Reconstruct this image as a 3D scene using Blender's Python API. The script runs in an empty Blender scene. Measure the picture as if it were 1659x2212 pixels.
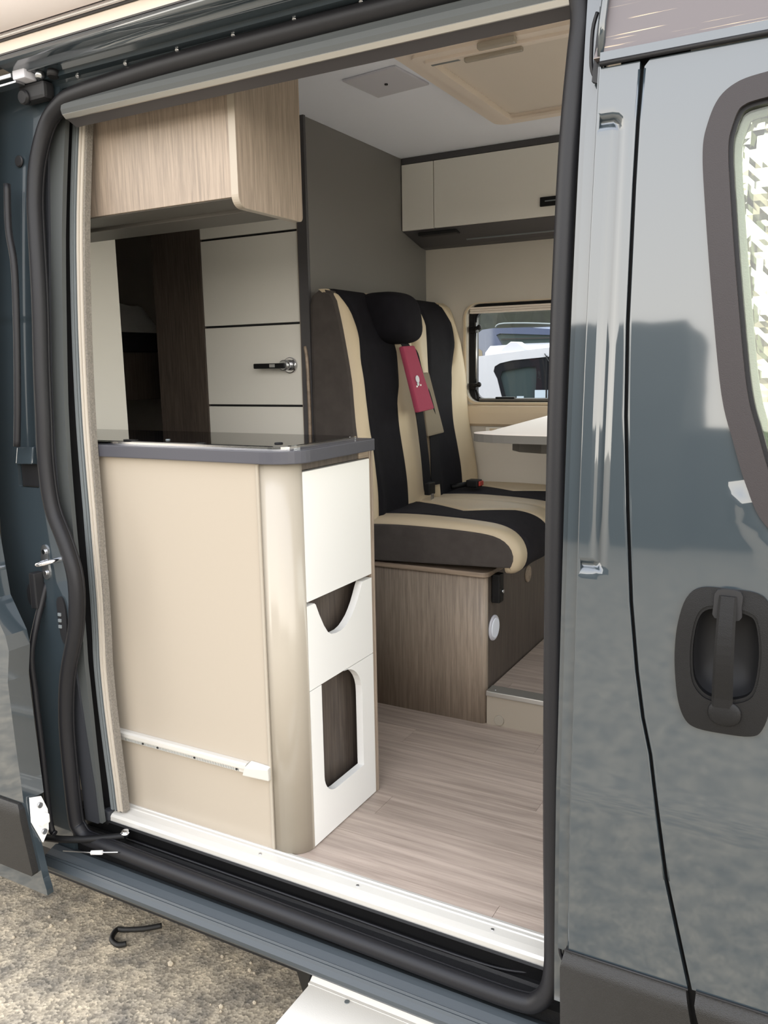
import bpy, bmesh, math, random
from mathutils import Vector, Matrix, noise
from mathutils.geometry import delaunay_2d_cdt
random.seed(4)
SC = bpy.context.scene
COL = SC.collection

# ------------------------------------------------------------------ camera
cam_d = bpy.data.cameras.new('camera')
cam = bpy.data.objects.new('camera', cam_d)
COL.objects.link(cam)
SC.camera = cam
F_PX, YAW, PIT, ROL = 1804.56, 0.5066, 0.1717, -0.0186
cam_d.sensor_fit = 'VERTICAL'
cam_d.sensor_height = 36.0
cam_d.lens = F_PX / 2212 * 36.0
cam_d.clip_start = 0.02
cam_d.clip_end = 300
fw = Vector((-math.sin(YAW) * math.cos(PIT), math.cos(YAW) * math.cos(PIT), -math.sin(PIT)))
rt = Vector((math.cos(YAW), math.sin(YAW), 0))
up = rt.cross(fw)
r2 = math.cos(ROL) * rt + math.sin(ROL) * up
u2 = -math.sin(ROL) * rt + math.cos(ROL) * up
m3 = Matrix((r2, u2, -fw)).transposed()
cam.matrix_world = Matrix.Translation((1.0361, -1.4473, 1.1189)) @ m3.to_4x4()

# ------------------------------------------------------------------ sky and exposure
world = bpy.data.worlds.new('overcast_sky')
SC.world = world
world.use_nodes = True
wt = world.node_tree
wt.nodes.clear()
w_out = wt.nodes.new('ShaderNodeOutputWorld')
w_bg = wt.nodes.new('ShaderNodeBackground')
w_tc = wt.nodes.new('ShaderNodeTexCoord')
w_sep = wt.nodes.new('ShaderNodeSeparateXYZ')
w_ramp = wt.nodes.new('ShaderNodeValToRGB')
w_ramp.color_ramp.elements[0].position = 0.0
w_ramp.color_ramp.elements[0].color = (1.56, 1.46, 1.29, 1)
w_ramp.color_ramp.elements[1].position = 0.75
w_ramp.color_ramp.elements[1].color = (0.84, 0.89, 1.0, 1)
wt.links.new(w_tc.outputs['Generated'], w_sep.inputs[0])
wt.links.new(w_sep.outputs['Z'], w_ramp.inputs[0])
wt.links.new(w_ramp.outputs[0], w_bg.inputs[0])
w_bg.inputs[1].default_value = 4.6
wt.links.new(w_bg.outputs[0], w_out.inputs[0])
SC.view_settings.view_transform = 'Standard'
SC.view_settings.look = 'None'
SC.view_settings.exposure = -0.27
SC.view_settings.gamma = 1.0
SC.view_settings.use_curve_mapping = False
SC.cycles.max_bounces = 10
SC.cycles.diffuse_bounces = 6
SC.cycles.transparent_max_bounces = 12
SC.cycles.sample_clamp_indirect = 8.0

# ------------------------------------------------------------------ materials
def lin(c):
    return tuple((v / 255 / 12.92) if v / 255 <= 0.04045 else ((v / 255 + 0.055) / 1.055) ** 2.4 for v in c)

def mat(name, rgb, rough=0.5, metal=0.0, spec=0.5, coat=0.0, bump=0.0, bscale=300, var=0.0, vscale=6, srgb=True):
    m = bpy.data.materials.new(name)
    m.use_nodes = True
    nt = m.node_tree
    b = nt.nodes['Principled BSDF']
    c = lin(rgb) if srgb else rgb
    b.inputs['Base Color'].default_value = (*c, 1)
    b.inputs['Roughness'].default_value = rough
    b.inputs['Metallic'].default_value = metal
    b.inputs['Specular IOR Level'].default_value = spec
    b.inputs['Coat Weight'].default_value = coat
    b.inputs['Coat Roughness'].default_value = 0.045
    if bump or var:
        geo = nt.nodes.new('ShaderNodeNewGeometry')
    if bump:
        n = nt.nodes.new('ShaderNodeTexNoise')
        n.inputs['Scale'].default_value = bscale
        n.inputs['Detail'].default_value = 3
        bp = nt.nodes.new('ShaderNodeBump')
        bp.inputs['Strength'].default_value = bump
        bp.inputs['Distance'].default_value = 0.002
        nt.links.new(geo.outputs['Position'], n.inputs['Vector'])
        nt.links.new(n.outputs['Fac'], bp.inputs['Height'])
        nt.links.new(bp.outputs['Normal'], b.inputs['Normal'])
    if var:
        n2 = nt.nodes.new('ShaderNodeTexNoise')
        n2.inputs['Scale'].default_value = vscale
        n2.inputs['Detail'].default_value = 5
        r = nt.nodes.new('ShaderNodeValToRGB')
        r.color_ramp.elements[0].position = 0.3
        r.color_ramp.elements[0].color = (*[v * (1 - var) for v in c], 1)
        r.color_ramp.elements[1].position = 0.7
        r.color_ramp.elements[1].color = (*[min(1, v * (1 + var)) for v in c], 1)
        nt.links.new(geo.outputs['Position'], n2.inputs['Vector'])
        nt.links.new(n2.outputs['Fac'], r.inputs[0])
        nt.links.new(r.outputs[0], b.inputs['Base Color'])
    return m

def wood(name, dark, light, axis, rough=0.45, fine=55, obj_random=0.0):
    """procedural wood; grain runs along the given axis"""
    m = bpy.data.materials.new(name)
    m.use_nodes = True
    nt = m.node_tree
    b = nt.nodes['Principled BSDF']
    b.inputs['Roughness'].default_value = rough
    geo = nt.nodes.new('ShaderNodeNewGeometry')
    oi = nt.nodes.new('ShaderNodeObjectInfo')
    mul = nt.nodes.new('ShaderNodeVectorMath'); mul.operation = 'SCALE'
    mul.inputs[0].default_value = (7.3, 3.1, 5.7)
    nt.links.new(oi.outputs['Random'], mul.inputs['Scale'])
    add = nt.nodes.new('ShaderNodeVectorMath'); add.operation = 'ADD'
    nt.links.new(geo.outputs['Position'], add.inputs[0])
    nt.links.new(mul.outputs[0], add.inputs[1])
    mp = nt.nodes.new('ShaderNodeMapping')
    s = [fine, fine, fine]
    s['xyz'.index(axis)] = fine * 0.045
    mp.inputs['Scale'].default_value = s
    nt.links.new((add if obj_random else geo).outputs[0], mp.inputs['Vector'])
    n = nt.nodes.new('ShaderNodeTexNoise')
    n.inputs['Scale'].default_value = 1.0
    n.inputs['Detail'].default_value = 6
    n.inputs['Roughness'].default_value = 0.65
    n.inputs['Distortion'].default_value = 0.4
    nt.links.new(mp.outputs[0], n.inputs['Vector'])
    r = nt.nodes.new('ShaderNodeValToRGB')
    r.color_ramp.elements[0].position = 0.28
    r.color_ramp.elements[0].color = (*lin(dark), 1)
    r.color_ramp.elements[1].position = 0.66
    r.color_ramp.elements[1].color = (*lin(light), 1)
    nt.links.new(n.outputs['Fac'], r.inputs[0])
    last = r.outputs[0]
    # broad cathedral streaks
    mp2 = nt.nodes.new('ShaderNodeMapping')
    s2 = [9, 9, 9]; s2['xyz'.index(axis)] = 0.9
    mp2.inputs['Scale'].default_value = s2
    nt.links.new((add if obj_random else geo).outputs[0], mp2.inputs['Vector'])
    n2 = nt.nodes.new('ShaderNodeTexNoise'); n2.inputs['Scale'].default_value = 1.0; n2.inputs['Detail'].default_value = 2
    nt.links.new(mp2.outputs[0], n2.inputs['Vector'])
    mr = nt.nodes.new('ShaderNodeMapRange')
    mr.inputs['From Min'].default_value = 0.3; mr.inputs['From Max'].default_value = 0.7
    mr.inputs['To Min'].default_value = 0.93; mr.inputs['To Max'].default_value = 1.06
    nt.links.new(n2.outputs['Fac'], mr.inputs['Value'])
    mx = nt.nodes.new('ShaderNodeVectorMath'); mx.operation = 'SCALE'
    nt.links.new(last, mx.inputs[0]); nt.links.new(mr.outputs[0], mx.inputs['Scale'])
    last = mx.outputs[0]
    if obj_random:
        mr2 = nt.nodes.new('ShaderNodeMapRange')
        mr2.inputs['To Min'].default_value = 1 - obj_random; mr2.inputs['To Max'].default_value = 1 + obj_random
        nt.links.new(oi.outputs['Random'], mr2.inputs['Value'])
        mx2 = nt.nodes.new('ShaderNodeVectorMath'); mx2.operation = 'SCALE'
        nt.links.new(last, mx2.inputs[0]); nt.links.new(mr2.outputs[0], mx2.inputs['Scale'])
        last = mx2.outputs[0]
    nt.links.new(last, b.inputs['Base Color'])
    bp = nt.nodes.new('ShaderNodeBump'); bp.inputs['Strength'].default_value = 0.12; bp.inputs['Distance'].default_value = 0.001
    nt.links.new(n.outputs['Fac'], bp.inputs['Height'])
    nt.links.new(bp.outputs[0], b.inputs['Normal'])
    return m

def glass(name, tint=(0.9, 0.93, 0.92), refl=0.02):
    m = bpy.data.materials.new(name)
    m.use_nodes = True
    nt = m.node_tree
    nt.nodes.clear()
    o = nt.nodes.new('ShaderNodeOutputMaterial')
    mix = nt.nodes.new('ShaderNodeMixShader')
    t = nt.nodes.new('ShaderNodeBsdfTransparent'); t.inputs[0].default_value = (*tint, 1)
    g = nt.nodes.new('ShaderNodeBsdfGlossy'); g.inputs['Roughness'].default_value = 0.02
    mix.inputs[0].default_value = refl
    nt.links.new(t.outputs[0], mix.inputs[1]); nt.links.new(g.outputs[0], mix.inputs[2])
    nt.links.new(mix.outputs[0], o.inputs[0])
    return m

M_PAINT = mat('grey_car_paint', (0.026, 0.037, 0.045), 0.4, 0.0, 0.3, coat=1.0, srgb=False)
M_PAINT.node_tree.nodes['Principled BSDF'].inputs['Coat IOR'].default_value = 1.80
M_SILLP = mat('dull_grey_sill_paint', (0.034, 0.042, 0.048), 0.45, srgb=False)
M_WINSEAL = mat('grey_black_window_rubber', (48, 44, 45), 0.5, 0, 0.3, bump=0.2, bscale=800)
M_RUBBER = mat('black_rubber', (24, 24, 27), 0.45, 0, 0.3, bump=0.15, bscale=900)
M_BLACKPL = mat('black_plastic', (17, 17, 18), 0.5, 0, 0.25, bump=0.3, bscale=900)
M_CLAD = mat('textured_black_cladding', (22, 21, 20), 0.48, 0, 0.5, bump=0.6, bscale=700, var=0.12, vscale=30)
M_DARK = mat('dark_recess', (18, 18, 21), 0.6)
M_BEIGE = mat('beige_panel', (163, 153, 139), 0.28)
M_BEIGEPOST = mat('beige_gloss_profile', (160, 152, 139), 0.22)
M_WHITE = mat('white_laminate', (230, 229, 226), 0.4)
M_CREAM = mat('cream_laminate', (224, 221, 213), 0.4)
M_WORKTOP = mat('anthracite_worktop', (66, 66, 73), 0.42)
M_BLACKGLASS = mat('black_glass', (10, 10, 12), 0.04, spec=0.6)
M_CHROME = mat('chrome', (225, 225, 228), 0.12, 1.0)
M_STEEL = mat('galvanised_steel', (190, 192, 195), 0.3, 1.0)
M_ALU = mat('anodised_aluminium', (206, 204, 198), 0.32, 0.8)
M_ALUW = mat('white_aluminium', (200, 197, 190), 0.35, 0.2)
M_GREYPANEL = mat('grey_jamb_plastic', (66, 69, 69), 0.6)
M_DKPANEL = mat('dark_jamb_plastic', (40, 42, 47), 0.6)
M_BRUSH = mat('felt_brush', (132, 126, 117), 0.95, bump=1.0, bscale=1200, var=0.25, vscale=260)
M_PLEAT = mat('screen_bar_beige', (176, 168, 156), 0.45)
M_GREYBAR = mat('screen_bar_grey', (128, 134, 136), 0.4, 0.3)
M_CEIL = mat('ceiling_lining', (234, 238, 248), 0.8, bump=0.25, bscale=700)
M_VENT = mat('grey_vent_cover', (196, 196, 204), 0.7)
M_SKYLT = mat('sky_toned_roof_edge', (224, 212, 200), 0.55)
M_BLIND = mat('hatch_blind', (216, 206, 194), 0.8)
M_PARTN = mat('grey_partition', (112, 109, 106), 0.5)
M_WALL = mat('warm_beige_wall', (194, 187, 176), 0.7, bump=0.2, bscale=500)
M_WALLSH = mat('beige_moulded_trim', (200, 182, 156), 0.55)
M_DKTRIM = mat('dark_grey_trim', (72, 70, 72), 0.5)
M_FAB_D = mat('charcoal_fabric', (40, 38, 42), 0.9, 0, 0.15, bump=0.5, bscale=1100, var=0.12, vscale=40)
M_FAB_N = mat('black_navy_fabric', (23, 22, 27), 0.9, 0, 0.15, bump=0.4, bscale=1100, var=0.15, vscale=30)
M_FAB_B = mat('cream_leatherette', (186, 170, 144), 0.55, bump=0.15, bscale=500)
M_FAB_S = mat('taupe_fabric', (74, 69, 66), 0.95, 0, 0.15, bump=0.5, bscale=1000, var=0.1, vscale=25)
M_STRAP = mat('black_webbing', (20, 20, 24), 0.7, 0, 0.15, bump=0.3, bscale=900)
M_RED = mat('red_belt_pad_fleece', (150, 58, 82), 0.95, bump=0.6, bscale=900)
M_OLIVE = mat('olive_belt_pad', (124, 114, 98), 0.95, bump=0.5, bscale=900)
M_REDB = mat('red_button', (170, 50, 40), 0.4)
M_TABLE = mat('pale_table_laminate', (240, 226, 219), 0.35)
M_TEDGE = mat('grey_table_edge', (96, 93, 88), 0.5)
M_STEPW = mat('white_step_plastic', (238, 234, 226), 0.4, bump=0.1, bscale=400)
M_PILLOW = mat('white_bedding', (238, 236, 230), 0.9)
M_WHITECAR = mat('white_car_paint', (0.60, 0.59, 0.64), 0.3, coat=0.6, srgb=False)
M_BLUECAR = mat('dark_blue_car_paint', (0.035, 0.05, 0.11), 0.3, coat=1.0, srgb=False)
M_CARGLASS = mat('tinted_car_glass', (62, 72, 74), 0.08, spec=0.5)
M_CARGLASS2 = mat('black_glass_border', (34, 34, 38), 0.15)
M_STICKER = mat('pale_blue_sticker', (188, 200, 214), 0.5)
M_AWNING = mat('awning_housing_white', (236, 228, 226), 0.45)
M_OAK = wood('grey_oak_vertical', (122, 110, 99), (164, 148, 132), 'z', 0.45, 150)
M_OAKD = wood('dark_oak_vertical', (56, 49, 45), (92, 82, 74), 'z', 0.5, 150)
M_OAKH = wood('grey_oak_edge', (120, 106, 92), (168, 150, 130), 'y', 0.45, 150)
M_OAKX = wood('grey_oak_lip', (110, 96, 84), (158, 140, 122), 'x', 0.45)
M_FLOOR = wood('floor_vinyl_oak', (138, 124, 114), (182, 166, 154), 'x', 0.42, fine=60, obj_random=0.07)
M_GLASS = glass('window_glass')
M_GLASS2 = glass('door_window_glass', (0.95, 0.97, 0.95), 0.05)

def roof_sky_mat():  # pale grey stands in for sky reflected in the roof paint, plus streaks
    m = mat('sky_toned_roof_paint', (150, 142, 142), 0.5)
    nt = m.node_tree
    b = nt.nodes['Principled BSDF']
    geo = nt.nodes.new('ShaderNodeNewGeometry')
    mp = nt.nodes.new('ShaderNodeMapping'); mp.inputs['Scale'].default_value = (6, 6, 420)
    n = nt.nodes.new('ShaderNodeTexNoise'); n.inputs['Scale'].default_value = 1; n.inputs['Detail'].default_value = 3
    r = nt.nodes.new('ShaderNodeValToRGB')
    r.color_ramp.elements[0].position = 0.64; r.color_ramp.elements[0].color = (*lin((94, 88, 90)), 1)
    r.color_ramp.elements[1].position = 0.70; r.color_ramp.elements[1].color = (*lin((200, 180, 150)), 1)
    nt.links.new(geo.outputs['Position'], mp.inputs[0]); nt.links.new(mp.outputs[0], n.inputs[0])
    nt.links.new(n.outputs[0], r.inputs[0]); nt.links.new(r.outputs[0], b.inputs['Base Color'])
    return m
M_ROOFSKY = roof_sky_mat()

def gravel_mat():
    m = mat('gravelly_tarmac', (120, 112, 98), 0.95)
    nt = m.node_tree
    b = nt.nodes['Principled BSDF']
    geo = nt.nodes.new('ShaderNodeNewGeometry')
    v = nt.nodes.new('ShaderNodeTexVoronoi'); v.inputs['Scale'].default_value = 130
    n = nt.nodes.new('ShaderNodeTexNoise'); n.inputs['Scale'].default_value = 14; n.inputs['Detail'].default_value = 8
    nt.links.new(geo.outputs['Position'], v.inputs['Vector']); nt.links.new(geo.outputs['Position'], n.inputs['Vector'])
    r = nt.nodes.new('ShaderNodeValToRGB')
    r.color_ramp.elements[0].position = 0.30; r.color_ramp.elements[0].color = (*lin((122, 116, 106)), 1)
    r.color_ramp.elements[1].position = 0.68; r.color_ramp.elements[1].color = (*lin((196, 182, 158)), 1)
    nt.links.new(n.outputs['Fac'], r.inputs[0])
    sep = nt.nodes.new('ShaderNodeSeparateColor'); nt.links.new(v.outputs['Color'], sep.inputs[0])
    mr = nt.nodes.new('ShaderNodeMapRange'); mr.inputs['To Min'].default_value = 0.55; mr.inputs['To Max'].default_value = 1.35
    nt.links.new(sep.outputs[0], mr.inputs['Value'])
    mx = nt.nodes.new('ShaderNodeVectorMath'); mx.operation = 'SCALE'
    nt.links.new(r.outputs[0], mx.inputs[0]); nt.links.new(mr.outputs[0], mx.inputs['Scale'])
    nt.links.new(mx.outputs[0], b.inputs['Base Color'])
    bp = nt.nodes.new('ShaderNodeBump'); bp.inputs['Strength'].default_value = 0.5; bp.inputs['Distance'].default_value = 0.003
    nt.links.new(v.outputs['Distance'], bp.inputs['Height']); nt.links.new(bp.outputs[0], b.inputs['Normal'])
    return m
M_GRAVEL = gravel_mat()
M_PEBBLE = mat('pale_pebble', (190, 178, 158), 0.9)
M_FOIL = mat('crinkled_silver_foil', (234, 232, 214), 0.12, 1.0)
M_FOILTRIM = mat('pale_green_binding', (120, 130, 110), 0.8, bump=0.5, bscale=500)
M_LEAF = mat('dark_foliage', (24, 28, 20), 0.7, var=0.5, vscale=9)

# ------------------------------------------------------------------ helpers
def link(name, me, m, parent=None):
    o = bpy.data.objects.new(name, me)
    COL.objects.link(o)
    if m is not None:
        me.materials.append(m)
    if parent is not None:
        o.parent = parent
    return o

def tag(o, label, cat=None, group=None, kind=None):
    if label: o['label'] = label
    if cat: o['category'] = cat
    if group: o['group'] = group
    if kind: o['kind'] = kind
    return o

def thing(name, label, cat, group=None, kind=None):
    o = bpy.data.objects.new(name, None)
    o.empty_display_size = 0.05
    COL.objects.link(o)
    return tag(o, label, cat, group, kind)

def bm_obj(name, bm, m, parent=None, smooth=False):
    me = bpy.data.meshes.new(name)
    bmesh.ops.recalc_face_normals(bm, faces=bm.faces)
    bm.to_mesh(me); bm.free()
    if smooth:
        for p in me.polygons: p.use_smooth = True
    return link(name, me, m, parent)

def box(name, x0, x1, y0, y1, z0, z1, m, parent=None, bev=0.002, seg=2):
    bm = bmesh.new()
    bmesh.ops.create_cube(bm, size=1)
    for v in bm.verts:
        v.co = Vector(((x0 + x1) / 2 + v.co.x * (x1 - x0), (y0 + y1) / 2 + v.co.y * (y1 - y0), (z0 + z1) / 2 + v.co.z * (z1 - z0)))
    if bev:
        bmesh.ops.bevel(bm, geom=list(bm.edges), offset=bev, segments=seg, affect='EDGES', profile=0.6)
    return bm_obj(name, bm, m, parent)

def hexa(name, pts, m, parent=None, bev=0.002):
    """eight corners: bottom four then top four, same order"""
    bm = bmesh.new()
    v = [bm.verts.new(p) for p in pts]
    for f in ((0, 1, 2, 3), (4, 5, 6, 7), (0, 1, 5, 4), (1, 2, 6, 5), (2, 3, 7, 6), (3, 0, 4, 7)):
        bm.faces.new([v[i] for i in f])
    bmesh.ops.recalc_face_normals(bm, faces=bm.faces)
    if bev:
        bmesh.ops.bevel(bm, geom=list(bm.edges), offset=bev, segments=2, affect='EDGES', profile=0.6)
    return bm_obj(name, bm, m, parent)

def prism(name, poly, lo, hi, axis, m, parent=None, bev=0.0, smooth=False):
    """closed 2D outline extruded along an axis (x: (y,z); y: (x,z); z: (x,y))"""
    bm = bmesh.new()
    def P(a, b, t):
        return {'x': (t, a, b), 'y': (a, t, b), 'z': (a, b, t)}[axis]
    lo_v = [bm.verts.new(P(a, b, lo)) for a, b in poly]
    hi_v = [bm.verts.new(P(a, b, hi)) for a, b in poly]
    n = len(poly)
    caps = [bm.faces.new(lo_v), bm.faces.new(hi_v)]
    for i in range(n):
        f = bm.faces.new((lo_v[i], lo_v[(i + 1) % n], hi_v[(i + 1) % n], hi_v[i]))
        f.smooth = smooth
    bmesh.ops.recalc_face_normals(bm, faces=bm.faces)
    if bev:
        ed = [e for e in bm.edges if any(f in caps for f in e.link_faces)]
        bmesh.ops.bevel(bm, geom=ed, offset=bev, segments=2, affect='EDGES', profile=0.6)
    o = bm_obj(name, bm, m, parent)
    return o

def inside(p, poly):
    c = False
    j = len(poly) - 1
    for i in range(len(poly)):
        a, b = poly[i], poly[j]
        if (a[1] > p[1]) != (b[1] > p[1]) and p[0] < (b[0] - a[0]) * (p[1] - a[1]) / (b[1] - a[1]) + a[0]:
            c = not c
        j = i
    return c

def densify(loop, step):
    out = []
    for i, a in enumerate(loop):
        b = loop[(i + 1) % len(loop)]
        d = math.hypot(b[0] - a[0], b[1] - a[1])
        k = max(1, int(math.ceil(d / step)))
        out += [(a[0] + (b[0] - a[0]) * t / k, a[1] + (b[1] - a[1]) * t / k) for t in range(k)]
    return out

def smooth_loop(loop, k=4):
    """Catmull-Rom through a closed loop"""
    out = []
    n = len(loop)
    for i in range(n):
        p0, p1, p2, p3 = (Vector(loop[(i + d) % n]) for d in (-1, 0, 1, 2))
        for s in range(k):
            t = s / k
            out.append(tuple(0.5 * ((2 * p1) + (p2 - p0) * t + (2 * p0 - 5 * p1 + 4 * p2 - p3) * t * t + (3 * p1 - p0 - 3 * p2 + p3) * t ** 3)))
    return out

def smooth_path(pts, k=5):
    pts = [Vector(p) for p in pts]
    out = []
    n = len(pts)
    for i in range(n - 1):
        p0 = pts[max(0, i - 1)]; p1 = pts[i]; p2 = pts[i + 1]; p3 = pts[min(n - 1, i + 2)]
        for s in range(k):
            t = s / k
            out.append(0.5 * ((2 * p1) + (p2 - p0) * t + (2 * p0 - 5 * p1 + 4 * p2 - p3) * t * t + (3 * p1 - p0 - 3 * p2 + p3) * t ** 3))
    out.append(pts[-1])
    return out

def rrect(x0, x1, z0, z1, r, k=6):
    rr = r if isinstance(r, (tuple, list)) else (r, r, r, r)     # bl, br, tr, tl
    out = []
    for (cx, cz, a0, q) in ((x0, z0, 180, rr[0]), (x1, z0, 270, rr[1]), (x1, z1, 0, rr[2]), (x0, z1, 90, rr[3])):
        sx = 1 if cx == x0 else -1
        sz = 1 if cz == z0 else -1
        if q <= 0:
            out.append((cx, cz)); continue
        for i in range(k + 1):
            a = math.radians(a0 + 90 * i / k)
            out.append((cx + sx * q + q * math.cos(a), cz + sz * q + q * math.sin(a)))
    return out

def plate(name, outline, holes, P, T, m, parent=None, step=0.0, nf=None):
    """outline (with holes) in a 2D chart, mapped by P to the front face; T gives the vector to the back face"""
    loops = [outline] + list(holes)
    if step:
        loops = [densify(l, step) for l in loops]
    pts, edges = [], []
    for l in loops:
        s = len(pts)
        pts += [Vector((a, b)) for a, b in l]
        edges += [(s + i, s + (i + 1) % len(l)) for i in range(len(l))]
    if step:
        us = [q[0] for q in outline]; vs = [q[1] for q in outline]
        u = min(us) + step / 2
        allv = [p for l in loops for p in l]
        while u < max(us):
            v = min(vs) + step / 2
            while v < max(vs):
                if inside((u, v), loops[0]) and not any(inside((u, v), h) for h in loops[1:]):
                    if all((q[0] - u) ** 2 + (q[1] - v) ** 2 > (step * 0.45) ** 2 for q in allv):
                        pts.append(Vector((u, v)))
                v += step
            u += step
    vc, ec, fc, *_ = delaunay_2d_cdt(pts, edges, [], 0, 1e-6)
    keep = []
    for f in fc:
        c = (sum(vc[i][0] for i in f) / len(f), sum(vc[i][1] for i in f) / len(f))
        if inside(c, loops[0]) and not any(inside(c, h) for h in loops[1:]):
            keep.append(tuple(f))
    used = sorted({i for f in keep for i in f})
    idx = {v: i for i, v in enumerate(used)}
    n = len(used)
    front = [Vector(P(vc[i][0], vc[i][1])) for i in used]
    back = [front[k] + Vector(T(vc[i][0], vc[i][1])) for k, i in enumerate(used)]
    faces = []
    cnt = {}
    for f in keep:
        g = [idx[i] for i in f]
        faces.append(tuple(g)); faces.append(tuple(n + i for i in reversed(g)))
        for k in range(len(g)):
            e = (g[k], g[(k + 1) % len(g)])
            cnt[e] = 1
    nfaces = len(faces)
    for a, b in list(cnt):
        if (b, a) not in cnt:
            faces.append((b, a, n + a, n + b))
    me = bpy.data.meshes.new(name)
    me.from_pydata([tuple(v) for v in front + back], [], faces)
    # orient outwards
    f0 = me.polygons[0]
    tv = back[faces[0][0]] - front[faces[0][0]]
    if f0.normal.dot(tv) > 0:
        me.flip_normals()
    me.update()
    if nf:
        for p in me.polygons: p.use_smooth = True
        nor = [None] * len(me.loops)
        for p in me.polygons:
            isf = all(me.loops[li].vertex_index < n for li in p.loop_indices)
            isb = all(me.loops[li].vertex_index >= n for li in p.loop_indices)
            for li in p.loop_indices:
                vi = me.loops[li].vertex_index
                if isf:
                    q = vc[used[vi]]
                    nor[li] = Vector(nf(q[0], q[1]))
                elif isb:
                    q = vc[used[vi - n]]
                    nor[li] = -Vector(nf(q[0], q[1]))
                else:
                    nor[li] = p.normal.copy()
        me.normals_split_custom_set(nor)
    return link(name, me, m, parent)

def tube(name, pts, r, m, parent=None, closed=False, seg=10, rx=None, upv=None):
    """round (or flattened, rx) bar along a path"""
    pts = [Vector(p) for p in pts]
    n = len(pts)
    bm = bmesh.new()
    rings = []
    nv = None
    for i in range(n):
        if closed:
            t = (pts[(i + 1) % n] - pts[i - 1]).normalized()
        else:
            t = (pts[min(n - 1, i + 1)] - pts[max(0, i - 1)]).normalized()
        if upv is not None:
            nv = (Vector(upv) - t * Vector(upv).dot(t)).normalized()
        elif nv is None:
            a = Vector((0, 0, 1)) if abs(t.z) < 0.9 else Vector((0, 1, 0))
            nv = (a - t * a.dot(t)).normalized()
        else:
            nv = (nv - t * nv.dot(t)).normalized()
        bv = t.cross(nv)
        ri = r[i] if isinstance(r, (list, tuple)) else r
        rb = rx if rx is not None else ri
        rings.append([bm.verts.new(pts[i] + nv * (ri * math.cos(2 * math.pi * k / seg)) + bv * (rb * math.sin(2 * math.pi * k / seg))) for k in range(seg)])
    for i in range(n if closed else n - 1):
        a, b = rings[i], rings[(i + 1) % n]
        for k in range(seg):
            f = bm.faces.new((a[k], a[(k + 1) % seg], b[(k + 1) % seg], b[k])); f.smooth = True
    if not closed:
        bm.faces.new(rings[0]); bm.faces.new(rings[-1])
    return bm_obj(name, bm, m, parent)

def cyl(name, c, axis, r, h, m, parent=None, seg=20, bev=0.0, r_top=None):
    bm = bmesh.new()
    bmesh.ops.create_cone(bm, cap_ends=True, segments=seg, radius1=r, radius2=r if r_top is None else r_top, depth=h)
    if bev:
        ed = [e for e in bm.edges if any(len(f.verts) > 4 for f in e.link_faces)]
        bmesh.ops.bevel(bm, geom=ed, offset=bev, segments=2, affect='EDGES')
    q = Vector((0, 0, 1)).rotation_difference(Vector(axis)).to_matrix().to_4x4()
    bmesh.ops.transform(bm, matrix=Matrix.Translation(c) @ q, verts=bm.verts)
    for f in bm.faces:
        f.smooth = len(f.verts) == 4
    return bm_obj(name, bm, m, parent)

def ribbon(name, pts, wdir, w, th, m, parent=None):
    pts = [Vector(p) for p in pts]
    wd = Vector(wdir).normalized()
    bm = bmesh.new()
    rings = []
    for i, p in enumerate(pts):
        t = (pts[min(len(pts) - 1, i + 1)] - pts[max(0, i - 1)]).normalized()
        nn = t.cross(wd).normalized()
        rings.append([bm.verts.new(p + wd * sx * w / 2 + nn * sy * th / 2) for sx, sy in ((-1, -1), (1, -1), (1, 1), (-1, 1))])
    for a, b in zip(rings, rings[1:]):
        for k in range(4):
            bm.faces.new((a[k], a[(k + 1) % 4], b[(k + 1) % 4], b[k]))
    bm.faces.new(rings[0]); bm.faces.new(rings[-1])
    return bm_obj(name, bm, m, parent)

def grid(name, nu, nv, fn, m, parent=None, th=0.0, tdir=None):
    """smooth surface patch fn(u,v), optionally given thickness along tdir"""
    V = [Vector(fn(i / (nu - 1), j / (nv - 1))) for i in range(nu) for j in range(nv)]
    Fs = []
    for i in range(nu - 1):
        for j in range(nv - 1):
            a = i * nv + j
            Fs.append((a, a + 1, a + nv + 1, a + nv))
    if th:
        N = len(V)
        td = Vector(tdir) * th
        V += [v + td for v in V]
        Fs += [tuple(N + k for k in reversed(f)) for f in list(Fs)]
        rim = [i * nv for i in range(nu)] + [(nu - 1) * nv + j for j in range(1, nv)] + [i * nv + nv - 1 for i in range(nu - 2, -1, -1)] + [j for j in range(nv - 2, 0, -1)]
        for a, b in zip(rim, rim[1:] + rim[:1]):
            Fs.append((a, b, N + b, N + a))
    bm = bmesh.new()
    vs = [bm.verts.new(v) for v in V]
    for f in Fs:
        q = bm.faces.new([vs[k] for k in f]); q.smooth = True
    if th:
        bm.edges.ensure_lookup_table()
        bmesh.ops.recalc_face_normals(bm, faces=bm.faces)
        for e in bm.edges:
            if len(e.link_faces) == 2 and e.calc_face_angle(0) > 0.9: e.smooth = False
    return bm_obj(name, bm, m, parent)

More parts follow.
